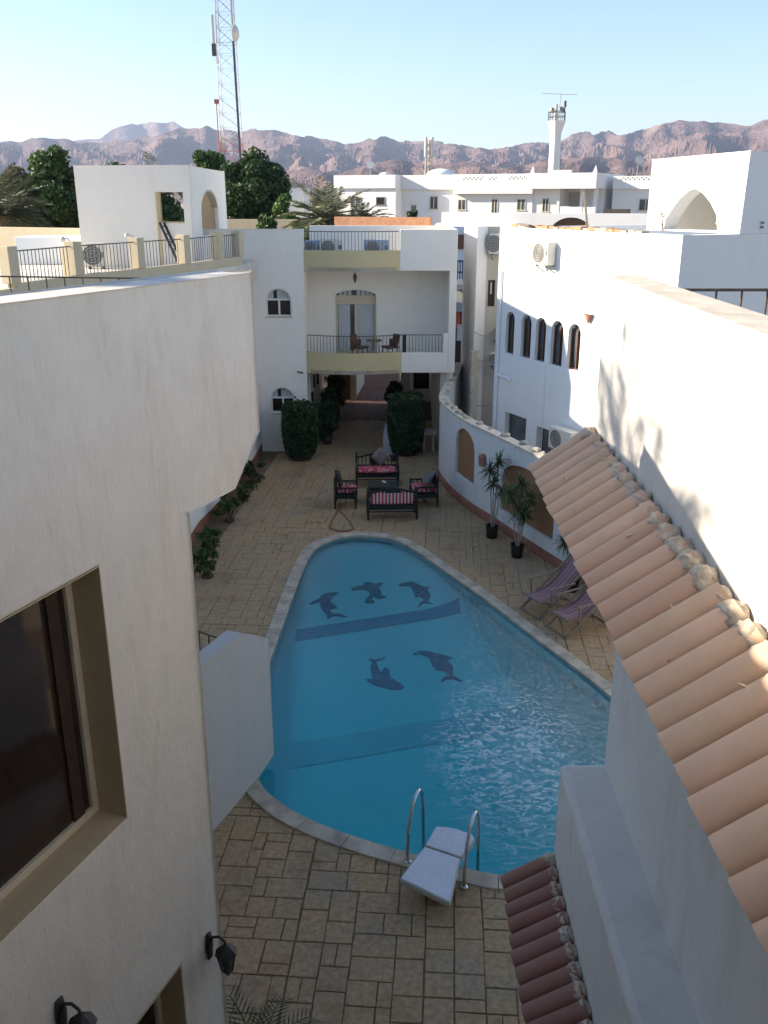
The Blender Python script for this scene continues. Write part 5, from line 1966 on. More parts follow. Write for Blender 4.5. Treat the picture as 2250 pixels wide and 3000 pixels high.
for k in range(6):
    zz = 1.2 + k * .62
    mb.tube([(-.3, -.25, zz), (.3, -.25, zz + .6)], .035, 4); mb.tube([(.3, -.25, zz), (-.3, -.25, zz + .6)], .035, 4)
mb.build('bracing', M['frame'], t, local=True)
for sx in (-.3, .3):
    mb = MB(); mb.tube([(sx, -.3, 3.6), (sx, -.3, 5.3)], .14, 8); mb.build('antenna_panel', M['acwhite'], t, local=True)

for (px_, lb) in ((-6.6, 'thin aerial pole on the left end of the apartment house roof'), (14.6, 'thin aerial pole on the right wing of the apartment house roof')):
    t = thing('roof_aerial', lb, 'aerial', tuple(Fp(px_, 9.5, 3.0)), 0, 'roof aerials on the apartment house')
    mb = MB(); mb.tube([(0, 0, 0), (.06, 0, 1.35)], .03, 5); mb.build('pole', M['cable'], t, local=True)
    mb = MB(); mb.tube([(.02, -.05, .95), (.02, -.16, 1.0), (.02, -.24, 1.03)], [.02, .26, .30], 12); mb.build('dish', M['acwhite'], t, local=True)
# plants and bench inside the roof room arch
t = thing('dry_climber', 'dry climbing plant hanging at the left foot of the roof room arch', 'plant', tuple(TN_ + LW_ * 2.45 + Z * 7.23), 0)
q = random.Random(4)
for k in range(5):
    vm = MB()
    p0_ = TN_ + LW_ * (2.46 + q.uniform(-.05, .08)) + WN * .02 + Z * 7.225
    pts = [p0_ + LW_ * (q.uniform(-.10, .18) * f_) + Z * (.55 * f_ * q.uniform(.6, 1)) + WN * (.03 + .05 * math.sin(3 * f_)) for f_ in np.linspace(0, 1, 6)]
    vm.tube(pts, .008, 4)
    vm.build('stem', M['bark'], t)
t = thing('brown_bench', 'low brown bench end seen through the roof room arch', 'bench', tuple(TN_ + LW_ * 1.1 - WN * .7 + Z * 7.23), 0)
mb = MB(); mb.obox(TN_ + LW_ * .82 - WN * .6 + Z * 7.40, LW_ * .55, -WN * .4, Z * .05); mb.build('seat', M['brick'], t)
mb = MB(); mb.obox(TN_ + LW_ * .84 - WN * .62 + Z * 7.226, LW_ * .06, -WN * .36, Z * .172); mb.build('leg', M['brownwood'], t)
mb = MB(); mb.obox(TN_ + LW_ * 1.28 - WN * .62 + Z * 7.226, LW_ * .06, -WN * .36, Z * .172); mb.build('leg', M['brownwood'], t)
# telecom mast
tm = thing('telecom_mast', 'tall red and white lattice telecom mast rising behind the trees', 'mast', (-13.3, 85, 0))
H_ = 27.0
hw = lambda z: 1.05 - .45 * z / H_
LEG = [(-1, -1), (1, -1), (1, 1), (-1, 1)]
bands = [(0, 12.6, 'mastred'), (12.6, 20.3, 'mastwhite'), (20.3, 27.0, 'mastpink')]
for sx, sy in LEG:
    for (z0, z1, mt) in bands:
        mb = MB(); mb.tube([(sx * hw(z0), sy * hw(z0), z0), (sx * hw(z1), sy * hw(z1), z1)], .036, 5); mb.build('leg', M[mt], tm, local=True)
for (z0, z1, mt) in bands:
    mb = MB()
    z = z0
    while z < z1 - .1:
        st = 1.15 if z > 8 else 1.6
        w0, w1 = hw(z), hw(z + st)
        for i in range(4):
            a, b = LEG[i], LEG[(i + 1) % 4]
            mb.tube([(a[0] * w0, a[1] * w0, z), (b[0] * w1, b[1] * w1, z + st)], .017, 4)
            mb.tube([(b[0] * w0, b[1] * w0, z), (a[0] * w1, a[1] * w1, z + st)], .017, 4)
            mb.tube([(a[0] * w0, a[1] * w0, z), (b[0] * w0, b[1] * w0, z)], .014, 4)
        z += st
    mb.build('bracing', M[mt], tm, local=True)
mb = MB(); mb.bar((hw(8) - .02, -hw(8) - .02, 8), (hw(20.4) - .02, -hw(20.4) - .02, 20.4), .24, .16); mb.build('cable_ladder', M['mastdark'], tm, local=True)
mb = MB(); mb.bar((hw(20.4), -hw(20.4), 20.5), (hw(26), -hw(26), 26), .16, .12); mb.build('cable_ladder', M['frame'], tm, local=True)
mb = MB(); mb.cbox((-.98, -.6, 20.3), .22, .2, 2.1); mb.build('panel_antenna', M['acwhite'], tm, local=True, bevel=.03)
mb = MB(); mb.cbox((-.98, -.6, 19.3), .34, .25, .95); mb.build('radio_unit', M['iron'], tm, local=True)
mb = MB(); mb.cbox((-.75, -.6, 18.7), .2, .2, .5); mb.build('radio_unit', M['acwhite'], tm, local=True)
mb = MB(); mb.tube([(.62, -.7, 21), (.85, -.7, 21)], .1, 6); mb.build('dish_arm', M['iron'], tm, local=True)
mb = MB(); mb.tube([(.80, -.75, 21), (.95, -.78, 21), (1.15, -.8, 21)], [.62, .62, .35], 18); mb.build('dish', M['acwhite'], tm, local=True)
mb = MB(); mb.tube([(-1.0, -.9, 8), (-.98, -.9, 15.6)], .05, 5); mb.cbox((-.98, -.9, 15.6), .32, .3, .35); mb.build('lamp_pole', M['mastred'], tm, local=True)

# low houses and walls among the trees
h1 = thing('far_house', 'pale blue white flat house beside the dark tree', 'building', (-6.5, 70, 0))
mb = MB(); mb.box(-7.8, 68, 0, -5.7, 73, 8.7); mb.build('wall', M['bluewhite'], h1)
mb = MB(); mb.box(-7.9, 67.9, 8.702, -5.6, 73, 9.0); mb.build('cornice', M['cable'], h1)
h2 = thing('far_house', 'small cream house with deep window openings left of the apartment house', 'building', (-4.6, 66, 0))
mb = MB(); mb.box(-4.9, 65, 0, -3.6, 68, 8.3); mb.build('wall', M['paleyellow'], h2)
mb = MB()
for x_ in (-4.7, -4.15): mb.box(x_, 64.95, 7.5, x_ + .35, 64.998, 8.0)
mb.build('window', M['opening'], h2)
mb = MB(); mb.box(-5.0, 64.9, 8.302, -3.5, 68, 8.6); mb.build('roof', M['cap'], h2)
mb = MB(); mb.obox((-8.5, 48, 0), (4.6, -1.2, 0), (.1, .3, 0), (0, 0, 7.0))
tag(mb.build('boundary_wall', M['paleyellow'], loc=(-6, 48, 0)), 'sunlit yellow boundary wall right of the dark tree', 'wall')
mb = MB(); mb.obox((-1.9, 36.2, 5.0), (3.6, -1.1, 0), (.1, .3, 0), (0, 0, 2.33))
tag(mb.build('brick_wall', M['brick'], loc=(0, 36, 5)), 'orange brick wall top just above the guest house roof', 'wall')

# ------------------------------------------------------------------ trees, palms, shrubs
NPR = np.random.default_rng(4)


def leaf_mesh(name, pts, size, mat, parent=None, elong=1.7, loc=None, droop=0.0, dirs=None):
    n = len(pts)
    if dirs is None:
        d = NPR.normal(size=(n, 3))
    else:
        d = dirs + NPR.normal(size=(n, 3)) * 0.35
    d[:, 2] -= droop
    d /= np.linalg.norm(d, axis=1)[:, None] + 1e-9
    a = NPR.normal(size=(n, 3))
    s = np.cross(d, a); s /= np.linalg.norm(s, axis=1)[:, None] + 1e-9
    L = (size * (0.7 + 0.6 * NPR.random(n)))[:, None]
    base = wl(parent) if parent is not None else Vector(loc or (0, 0, 0))
    p = pts - np.array(base)
    v = np.empty((n, 4, 3))
    v[:, 0] = p - d * L * elong / 2
    v[:, 1] = p + s * L / 2
    v[:, 2] = p + d * L * elong / 2
    v[:, 3] = p - s * L / 2
    me = bpy.data.meshes.new(name)
    me.from_pydata(v.reshape(-1, 3).tolist(), [], np.arange(n * 4).reshape(-1, 4).tolist())
    me.materials.append(mat)
    o = bpy.data.objects.new(name, me)
    COL.objects.link(o)
    if parent is not None: o.parent = parent
    elif loc is not None: o.location = loc
    return o


def blob_points(clumps, n):
    w = np.array([c[3] ** 2 for c in clumps]); w = w / w.sum()
    idx = NPR.choice(len(clumps), n, p=w)
    c = np.array(clumps)[idx]
    d = NPR.normal(size=(n, 3)); d /= np.linalg.norm(d, axis=1)[:, None]
    r = c[:, 3] * (0.25 + 1.0 * NPR.random(n) ** 0.65)
    return c[:, :3] + d * r[:, None] * np.array([1, 1, .85])


def tree(label, x, y, z0, z1, rad, n, size, mat, seed, name='tree', group=None, clumpn=22, cr=.42):
    t = thing(name, label, 'tree', (x, y, 0), 0, group)
    q = random.Random(seed)
    cl_ = []
    zc = (z0 + z1) / 2; hz = (z1 - z0) / 2
    for k in range(clumpn):
        while True:
            a = Vector((q.uniform(-1, 1), q.uniform(-1, 1), q.uniform(-1, 1)))
            if a.length < 1: break
        a = a.normalized() * (a.length ** .6)
        r_ = rad * cr * q.uniform(.55, 1.1)
        cl_.append((x + a.x * (rad - r_ * .6), y + a.y * (rad - r_ * .6), zc + a.z * (hz - r_ * .6), r_))
    leaf_mesh('crown', blob_points(cl_, n), size, mat, t)
    mb = MB()
    mb.tube([(x, y, 0), (x + .1, y, z0 * .6), (x - .05, y, zc)], [rad * .12, rad * .09, rad * .05], 8)
    for c in cl_[:8]:
        mb.tube([(x + .05, y, z0 * .75), ((x + c[0]) / 2, (y + c[1]) / 2, (z0 + c[2]) / 2), c[:3]], [rad * .05, rad * .035, rad * .012], 5)
    mb.build('trunk', M['bark'], t)
    return t


tree('large dark green tree behind the right side of the roof pavilion', -7.6, 55, 4.6, 10.7, 2.05, 42000, .14, M['leafdark'], 3, clumpn=60, cr=.40)
tree('small light topped tree just behind the pavilion roof near the mast', -10.6, 58, 7.0, 11.1, 1.1, 7000, .15, M['leafmid'], 5)
tree('tall green tree left of the pavilion with lit left side', -15.6, 46, 4, 10.3, 1.7, 16000, .16, M['leafmid'], 7, clumpn=30)
tree('dark tree next to the left edge of the pavilion', -13.7, 50, 4, 10.0, 1.8, 15000, .16, M['leafdark'], 8, clumpn=30)
tree('dark tree mass at the far left behind the terrace wall', -18.4, 47, 3, 9.4, 2.3, 17000, .17, M['leafdark'], 9, clumpn=30)
tree('brownish dry topped tree at the far left', -17.0, 44, 6, 9.35, 1.0, 5000, .14, M['tallleaf'], 12)
tree('lower dark tree close behind the terrace back wall', -12.6, 44, 3.5, 8.2, 2.0, 14000, .16, M['leafdark'], 13, clumpn=26)
tree('small bright green tree in front of the pale blue house', -5.0, 50, 5.6, 8.5, 0.75, 3200, .14, M['leafbright'], 14, clumpn=14)
tree('low green bush in front of the yellow boundary wall', -5.6, 44, 5.6, 7.2, 0.8, 3200, .12, M['leafmid'], 15, clumpn=12)
tree('dry feathery tree behind the roof room at the right edge', 23.2, 52, 8, 12.3, 1.0, 3000, .16, M['tallleaf'], 16, clumpn=14)
tree('dark tree seen through the pavilion window', -10.9, 46, 5.0, 8.7, 1.5, 9000, .15, M['leafdark'], 23, clumpn=22)
tree('yellow green bush between the palm and the bright tree', -3.6, 42, 5.6, 7.0, .6, 2200, .12, M['leafbright'], 17, clumpn=10)
tree('dark shrub on the apartment house corner', 2.1, 70, 6.2, 7.2, .5, 900, .14, M['leafdark'], 18, clumpn=8)


def palm(label, x, y, z, L, nf, mat, seed, trunk=.16, group='date palms beyond the guest house', up=0.9):
    t = thing('palm_tree', label, 'palm tree', (x, y, 0), 0, group)
    q = random.Random(seed)
    mb = MB(); mb.tube([(x, y, 0), (x + .05, y, z * .6), (x, y, z)], [trunk * 1.2, trunk, trunk * 1.1], 10); mb.build('trunk', M['bark'], t)
    pts, dirs = [], []
    rb = MB()
    for k in range(nf):
        az = k * 2.4 + q.uniform(-.3, .3)
        el = q.uniform(-.25, 1.35) * up
        l_ = L * q.uniform(.75, 1.1)
        p = Vector((x, y, z))
        d = Vector((math.cos(az) * math.cos(el), math.sin(az) * math.cos(el), math.sin(el)))
        line = [p.copy()]
        N = 16
        for i in range(N):
            d.z -= (1.15 / N) * (.7 + .5 * q.random())
            d.normalize()
            p = p + d * (l_ / N)
            line.append(p.copy())
        rb.tube(line, [.02 - .016 * i / N for i in range(N + 1)], 4)
        for i in range(2, N + 1):
            f = i / N
            dd = (line[i] - line[i - 1]).normalized()
            sd = dd.cross(Vector((0, 0, 1))).normalized()
            ll = L * .26 * math.sin(math.pi * min(1, .22 + .78 * f)) + .05
            for s_ in (-1, 1):
                for h in (0, .5):
                    dv = (sd * s_ * 1.0 + dd * .8 + Vector((0, 0, .12 - .45 * q.random()))).normalized()
                    pts.append(tuple(line[i] - (line[i] - line[i - 1]) * h + dv * ll / 2)); dirs.append(tuple(dv * ll))
    rb.build('frond_rib', mat, t)
    P_ = np.array(pts); D_ = np.array(dirs)
    n = len(P_)
    L_ = np.linalg.norm(D_, axis=1)[:, None]
    dn = D_ / L_
    s = np.cross(dn, NPR.normal(size=(n, 3))); s /= np.linalg.norm(s, axis=1)[:, None]
    b = np.array(wl(t))
    v = np.empty((n, 4, 3)); w = L * .011
    v[:, 0] = P_ - b - D_ / 2; v[:, 1] = P_ - b + s * w; v[:, 2] = P_ - b + D_ / 2; v[:, 3] = P_ - b - s * w
    me = bpy.data.meshes.new('leaflets'); me.from_pydata(v.reshape(-1, 3).tolist(), [], np.arange(4 * n).reshape(-1, 4).tolist()); me.materials.append(mat)
    o = bpy.data.objects.new('leaflets', me); COL.objects.link(o); o.parent = t
    return t


palm('grey green palm with spreading fronds above the guest house roof', -2.55, 42, 7.0, 2.5, 40, M['palmleaf'], 1)
palm('darker smaller palm right of the grey green one', -1.3, 43, 6.7, 1.9, 32, M['palmdark'], 2)
palm('dark palm at the left edge behind the terrace wall', -16.0, 40, 7.3, 2.6, 34, M['palmdark'], 3, trunk=.2, group='palms behind the left terrace')
palm('tall palm outside the left terrace', -13.5, 9.0, 11.6, 2.6, 30, M['palmdark'], 6, trunk=.2, group='palms behind the left terrace')
palm('palm whose frond tips show over the pavilion roof', -12.3, 52, 8.9, 2.0, 26, M['palmleaf'], 4, group='palms behind the left terrace')


def hedge(label, x, y, rx, ry, z0, z1, n, group):
    t = thing('clipped_shrub', label, 'shrub', (x, y, 0), 0, group)
    m_ = n
    u = NPR.random(m_); th = 2 * math.pi * NPR.random(m_)
    zz = z0 + (z1 - z0) * u
    sh_ = 1 - 0.10 * np.abs(2 * u - 1) ** 4
    taper = .86 + .14 * np.minimum(1, u * 2.2)
    sq = 1 / np.maximum(np.abs(np.cos(th)), np.abs(np.sin(th))) ** .55
    rr_ = (.86 + .18 * NPR.random(m_)) * sq * sh_ * taper
    pts = np.stack([x + rx * rr_ * np.cos(th), y + ry * rr_ * np.sin(th), zz], 1)
    k = m_ // 3
    th2 = 2 * math.pi * NPR.random(k); r2 = np.sqrt(NPR.random(k))
    top = np.stack([x + rx * r2 * np.cos(th2) * 1.05, y + ry * r2 * np.sin(th2) * 1.05, z1 + .07 * NPR.normal(size=k)], 1)
    leaf_mesh('foliage', np.concatenate([pts, top]), .075, M['hedge'], t)
    mb = MB()
    mb.lathe([(rx * .5, z0), (rx * .78, z0 + .1), (rx * .80, z1 - .15), (rx * .4, z1 - .05), (0, z1 - .05)], (x, y, 0), 14)
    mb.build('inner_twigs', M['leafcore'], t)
    mb = MB(); mb.tube([(x, y, 0), (x, y, z0 + .1)], .08, 8); mb.build('stem', M['bark'], t)
    mb = MB(); mb.lathe([(0, .0), (rx * .62, 0), (rx * .66, .12), (rx * .6, .13), (0, .1)], (x, y, 0), 18); mb.build('planting_ring', M['soil'], t)
    return t


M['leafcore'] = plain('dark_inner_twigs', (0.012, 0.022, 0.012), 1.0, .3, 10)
hedge('big dark green clipped shrub left of the passage mouth', -2.70, 28.3, .54, .53, .18, 1.66, 9000, 'clipped shrubs at the passage mouth')
hedge('big dark green clipped shrub right of the passage mouth', .72, 28.9, .57, .57, .12, 1.82, 9000, 'clipped shrubs at the passage mouth')


def potted_bush(label, x, y, h, r_, group, mat='hedge', n=1500):
    t = thing('potted_shrub', label, 'plant', (x, y, 0), 0, group)
    mb = MB(); mb.lathe([(0, 0), (.14, 0), (.19, .30), (.17, .30), (.16, .27), (0, .27)], (x, y, 0), 14); mb.build('pot', M['potblack'], t)
    cl_ = [(x + rnd.uniform(-.5, .5) * r_, y + rnd.uniform(-.5, .5) * r_, .35 + (h - .35) * (k + .5) / 6, r_ * rnd.uniform(.5, .8)) for k in range(6)]
    leaf_mesh('foliage', blob_points(cl_, n), .085, M[mat], t)
    mb = MB(); mb.tube([(x, y, .25), (x, y, h * .8)], .02, 6); mb.build('stem', M['bark'], t)


potted_bush('dark potted shrub beside the big left clipped shrub', -1.95, 30.2, 1.35, .34, 'potted shrubs in the passage')
potted_bush('dark potted shrub halfway along the passage left wall', -2.05, 32.0, 1.5, .36, 'potted shrubs in the passage')
potted_bush('dark potted shrub by the thin white passage post', -1.85, 34.2, 1.55, .40, 'potted shrubs in the passage')
potted_bush('dark potted shrub left of the white passage column', .35, 35.6, 1.0, .34, 'potted shrubs in the passage')
mb = MB(); mb.box(1.25, 29.0, .62, 1.72, 29.55, .68); mb.box(1.30, 29.1, 0, 1.38, 29.45, .618); mb.box(1.60, 29.1, 0, 1.68, 29.45, .618)
tag(mb.build('side_table', M['cap'], loc=(1.5, 29.3, 0)), 'small pale stone table right of the big clipped shrub', 'table')


def bush(label, x, y, h, r_, n, mat='leafmid'):
    t = thing('flowering_bush', label, 'bush', (x, y, 0), 0, 'loose bushes along the left wing wall')
    q = random.Random(int(x * 100 + y * 10))
    cl_ = []
    br = MB()
    for k in range(11):
        a = q.uniform(0, 6.28); rr_ = r_ * q.uniform(.2, 1); zz = h * q.uniform(.25, 1)
        c = (x + rr_ * math.cos(a), y + rr_ * math.sin(a), zz)
        cl_.append((*c, r_ * q.uniform(.16, .34)))
        br.tube([(x, y, 0), ((x + c[0]) / 2 + .03, (y + c[1]) / 2, zz * .6), c], [.018, .012, .006], 5)
    br.build('branch', M['bark'], t)
    leaf_mesh('foliage', blob_points(cl_, int(n * .65)), .075, M[mat], t)
    mb = MB(); mb.lathe([(0, .0), (r_ * .4, 0), (r_ * .35, .05), (0, .07)], (x, y, 0), 12); mb.build('soil_ring', M['soil'], t)


for (x, y, h, r_, lb) in ((-3.9, 25.7, 0.64, 0.38, 'leafy bush at the far corner of the left wing wall'), (-4.05, 22.3, 0.68, 0.36, 'leafy bush by the middle of the left wing wall'), (-4.1, 20.0, 0.64, 0.34, 'leafy bush near the tip of the left overhang'), (-3.95, 18.6, 0.64, 0.36, 'nearest leafy bush beside the left wing corner'), (-3.9, 24.0, .5, .28, 'smallest bush between two larger ones on the left')):
    bush(lb, x, y, h, r_, int(700 * h), 'leafdark' if y > 25 else 'leafmid')


def strap_plant(label, x, y, heads, group='cane plants in black pots along the garden wall'):
    t = thing('cane_plant', label, 'plant', (x, y, 0), 0, group)
    mb = MB(); mb.lathe([(0, 0), (.13, 0), (.165, .30), (.175, .32), (.155, .32), (.15, .28), (0, .28)], (x, y, 0), 18); po = mb.build('pot', M['potblack'], t)
    mb = MB(); mb.lathe([(0, .283), (.148, .283)], (x, y, 0), 14); mb.build('soil', M['soil'], po)
    for (dx, dy, h, nl, L) in heads:
        mb = MB()
        top = Vector((x + dx, y + dy, h))
        mb.tube([(x + dx * .15, y + dy * .15, .27), (x + dx * .5, y + dy * .5, h * .55), top], [.018, .014, .012], 6)
        st = mb.build('cane', M['cane'], t)
        lf = MB()
        q = random.Random(int(1000 * (dx + 3) + nl))
        for k in range(nl):
            az = k * 2.4; el = q.uniform(-.5, 1.35)
            d = Vector((math.cos(az) * math.cos(el), math.sin(az) * math.cos(el), math.sin(el)))
            sd = d.cross(Vector((0, 0, 1))).normalized()
            p = top + Vector((0, 0, -.10 * q.random()))
            l_ = L * q.uniform(.75, 1.1)
            row = []
            N = 4
            for i in range(N + 1):
                w = .018 * (1 - (i / N) ** 2) + .002
                row.append((p - sd * w, p + sd * w))
                d = (d + Vector((0, 0, -.28))).normalized()
                p = p + d * l_ / N
            vs = [v for r2 in row for v in r2]
            lf.add(vs, [(2 * i, 2 * i + 1, 2 * i + 3, 2 * i + 2) for i in range(N)], True)
        lf.build('foliage', M['dracleaf'], st)
    return t


strap_plant('tall thin cane plant in black pot between the niches', 2.69, 21.1, [(-.10, .05, 1.75, 60, .38), (.12, .10, 1.95, 60, .38), (-.02, -.12, 1.5, 50, .36), (.20, -.05, 1.25, 40, .34)])
strap_plant('bushy cane plant in black pot before the larger niche', 3.14, 19.8, [(-.22, .05, 1.55, 70, .42), (.05, .18, 1.75, 75, .42), (.22, -.10, 1.5, 70, .42), (0, -.2, 1.25, 60, .40), (.12, .02, 1.1, 50, .40)])
strap_plant('cane plant half hidden by the canopy behind the deck chairs', 4.05, 17.85, [(-.2, .05, 1.15, 60, .36), (.1, .1, 1.45, 60, .38), (-.05, -.1, .95, 40, .34)])
# palm plant whose fronds enter at the bottom edge
t = thing('small_palm', 'small palm plant whose dark fronds enter at the bottom edge', 'plant', (-1.18, 6.35, 0))
mb = MB(); mb.lathe([(0, 0), (.14, 0), (.18, .28), (.16, .28), (0, .25)], (-1.18, 6.35, 0), 14); mb.build('pot', M['potblack'], t)
lf = MB()
q = random.Random(8)
for k in range(13):
    az = k * 2.4 + .4; el = q.uniform(.2, 1.1)
    d = Vector((math.cos(az) * math.cos(el), math.sin(az) * math.cos(el), math.sin(el)))
    p = Vector((-1.18, 6.35, .3))
    line = [p.copy()]
    for i in range(12):
        d = (d + Vector((0, 0, -.11))).normalized(); p = p + d * .055; line.append(p.copy())
    lf.tube(line, .006, 4)
    for i in range(3, 13):
        dd = (line[i] - line[i - 1]).normalized(); sd = dd.cross(Z).normalized()
        for s_ in (-1, 1):
            dv = (sd * s_ + dd * .9 + Vector((0, 0, -.1))).normalized()
            e = line[i] + dv * .20
            m2 = line[i] + dv * .10
            w = dd * .010
            lf.add([line[i] - w * .5, line[i] + w * .5, m2 + w, e, m2 - w], [(0, 1, 2, 3, 4)])
lf.build('frond', M['palmdark'], t)

# ------------------------------------------------------------------ mountains
MAIN = [(-40, .045), (-30, .05), (-21.51, 0.0505), (-20.08, 0.0527), (-18.99, 0.0534), (-18.25, 0.0545), (-17.65, 0.0513), (-16.28, 0.0517), (-15.38, 0.0553), (-13.58, 0.0601), (-12.01, 0.0647), (-10.71, 0.0641), (-10.3, 0.0677), (-9.53, 0.0639), (-8.34, 0.0637), (-7.27, 0.0648), (-6.2, 0.0636), (-5.14, 0.0593), (-3.79, 0.0573), (-2.3, 0.0516), (-0.8, 0.0574), (0.15, 0.06), (0.83, 0.0552), (1.65, 0.0539), (2.6, 0.0551), (4.1, 0.0502), (6.27, 0.0474), (7.6, 0.0512), (8.66, 0.0537), (9.59, 0.0531), (10.88, 0.0615), (12.13, 0.0617), (13.66, 0.0634), (14.78, 0.0648), (15.96, 0.0695), (17.44, 0.0698), (18.9, 0.07), (19.75, 0.0684), (20.58, 0.066), (21.38, 0.0689), (30, .065), (40, .06)]
BACK = [(-24, .02), (-19.18, 0.0417), (-17.89, 0.0525), (-17.01, 0.0549), (-16.25, 0.0572), (-15.58, 0.0646), (-15.19, 0.0676), (-14.29, 0.07), (-13.65, 0.0719), (-12.76, 0.0705), (-12.11, 0.0723), (-11.61, 0.0665), (-10.34, 0.0565), (-7, .03)]
FOOT = [(-40, .014), (-21.79, 0.0139), (-14.29, 0.0189), (-7.39, 0.0171), (-6.29, 0.0243), (-4.92, 0.0298), (-3.83, 0.0262), (-3.01, 0.0218), (-0.81, 0.0344), (1.11, 0.037), (2.76, 0.0307), (4.66, 0.0342), (7.12, 0.0283), (9.52, 0.0348), (11.62, 0.0389), (13.97, 0.0364), (17.76, 0.0378), (21.65, 0.0328), (40, .03)]


def range_mesh(name, tab, d0, dr, d1, na, nv, amp, az0, az1, seed, wl_=420.):
    az = np.linspace(az0, az1, na)
    rt_ = np.interp(az, [t_[0] for t_ in tab], [t_[1] for t_ in tab])
    vs = []
    off = Vector((seed * 13.7, seed * 5.1, 0))
    for j in range(nv):
        v = j / (nv - 1)
        if v < .75:
            f = v / .75
            d = d0 + (dr - d0) * f
        else:
            d = dr + (d1 - dr) * (v - .75) / .25
        for i in range(na):
            a = math.radians(az[i])
            ca, sa = math.sin(a), math.cos(a)
            ridge = rt_[i] * dr + 8
            if v < .75:
                prof = f ** 1.25
            else:
                prof = 1 - .8 * ((v - .75) / .25) ** 1.3
            # wander the ridge line in depth
            wd = 1 + .10 * noise.noise(Vector((az[i] * .25, seed, 0))) + .05 * noise.noise(Vector((az[i] * .9, seed, 3)))
            dd = d * wd
            x, y = dd * ca, dd * sa
            p = Vector((x / wl_, y / wl_, 0)) + off
            rg = noise.ridged_multi_fractal(p, 1.0, 2.15, 8, 1.0, 2.0)
            env = min(1, f * 3) * (1 - .80 * max(0, (f - .55) / .45)) if v < .75 else .3
            h = ridge * prof * wd + (rg - 1.25) * amp * env
            vs.append((x, y, max(h, -12) if v > 0 else -12))
    fs = [(j * na + i, j * na + i + 1, (j + 1) * na + i + 1, (j + 1) * na + i) for j in range(nv - 1) for i in range(na - 1)]
    mb = MB(); mb.add(vs, fs, False)
    return tag(mb.build(name, M['rock']), kind='structure')


range_mesh('mountains', MAIN, 2300, 4000, 5200, 900, 100, 105, -34, 34, 1, 470.)
range_mesh('far_mountains', BACK, 5400, 6600, 7600, 220, 40, 90, -24, -6, 2, 600.)
range_mesh('foothills', FOOT, 1500, 2300, 2900, 800, 64, 46, -34, 34, 3, 300.)

# ------------------------------------------------------------------ seating group
CU = []


def bench(loc, rz, W, D, label, group, cat='bench', bh=.88):
    t = thing('wooden_bench' if cat == 'bench' else 'wooden_armchair', label, cat, loc, rz, group)
    mw = M['darkwood']
    sh_ = .40
    mb = MB(); mb.box(-W / 2 + .03, -D / 2 + .03, sh_ - .03, W / 2 - .03, D / 2 - .03, sh_); mb.build('seat', mw, t, local=True)
    mb = MB()
    for sy in (-1, 1): mb.box(-W / 2 + .04, sy * (D / 2 - .03) - .015, sh_ - .12, W / 2 - .04, sy * (D / 2 - .03) + .015, sh_ - .032)
    for sx in (-1, 1): mb.box(sx * (W / 2 - .03) - .015, -D / 2 + .05, sh_ - .12, sx * (W / 2 - .03) + .015, D / 2 - .05, sh_ - .032)
    mb.box(-W / 2 + .05, -.015, .12, W / 2 - .05, .015, .15)
    mb.build('apron', mw, t, local=True)
    for sx in (-1, 1):
        x = sx * (W / 2 - .03)
        for (y, h) in ((D / 2 - .03, bh), (-D / 2 + .03, .60)):
            mb = MB()
            mb.lathe([(.028, 0), (.026, .12), (.034, .16), (.034, sh_), (.026, sh_ + .06), (.032, h - .1), (.022, h - .05), (.034, h), (.0, h + .03)], (x, y, 0), 10)
            mb.build('leg', mw, t, local=True)
        mb = MB()
        mb.bar((x, -D / 2 + .03, .585), (x, D / 2 - .03, .585), .05, .04)
        for k in range(5):
            yy_ = -D / 2 + .1 + (D - .2) * k / 4
            mb.tube([(x, yy_, sh_), (x, yy_, sh_ + .06), (x, yy_, sh_ + .09), (x, yy_, .57)], [.012, .012, .02, .012], 6)
        mb.build('armrest', mw, t, local=True)
    y = D / 2 - .03
    mb = MB()
    K = 14
    pts = [(-W / 2 + .05 + (W - .1) * k / K, bh - .12 + .10 * math.sin(math.pi * k / K) ** 2) for k in range(K + 1)]
    for p, q in zip(pts, pts[1:]): mb.bar((p[0], y, p[1]), (q[0], y, q[1]), .035, .05)
    mb.bar((-W / 2 + .05, y, sh_ + .10), (W / 2 - .05, y, sh_ + .10), .03, .04)
    ns = max(4, int(W / .115))
    for k in range(ns):
        xx = -W / 2 + .09 + (W - .18) * k / (ns - 1)
        top = bh - .13 + .10 * math.sin(math.pi * (xx + W / 2) / W) ** 2
        mb.tube([(xx, y, sh_ + .10), (xx, y, sh_ + .22), (xx, y, sh_ + .27), (xx, y, top)], [.011, .013, .021, .011], 6)
    if W > 1:
        mb.box(-.20, y - .012, sh_ + .13, .20, y + .012, bh - .06)
    mb.build('backrest', mw, t, local=True)
    return t


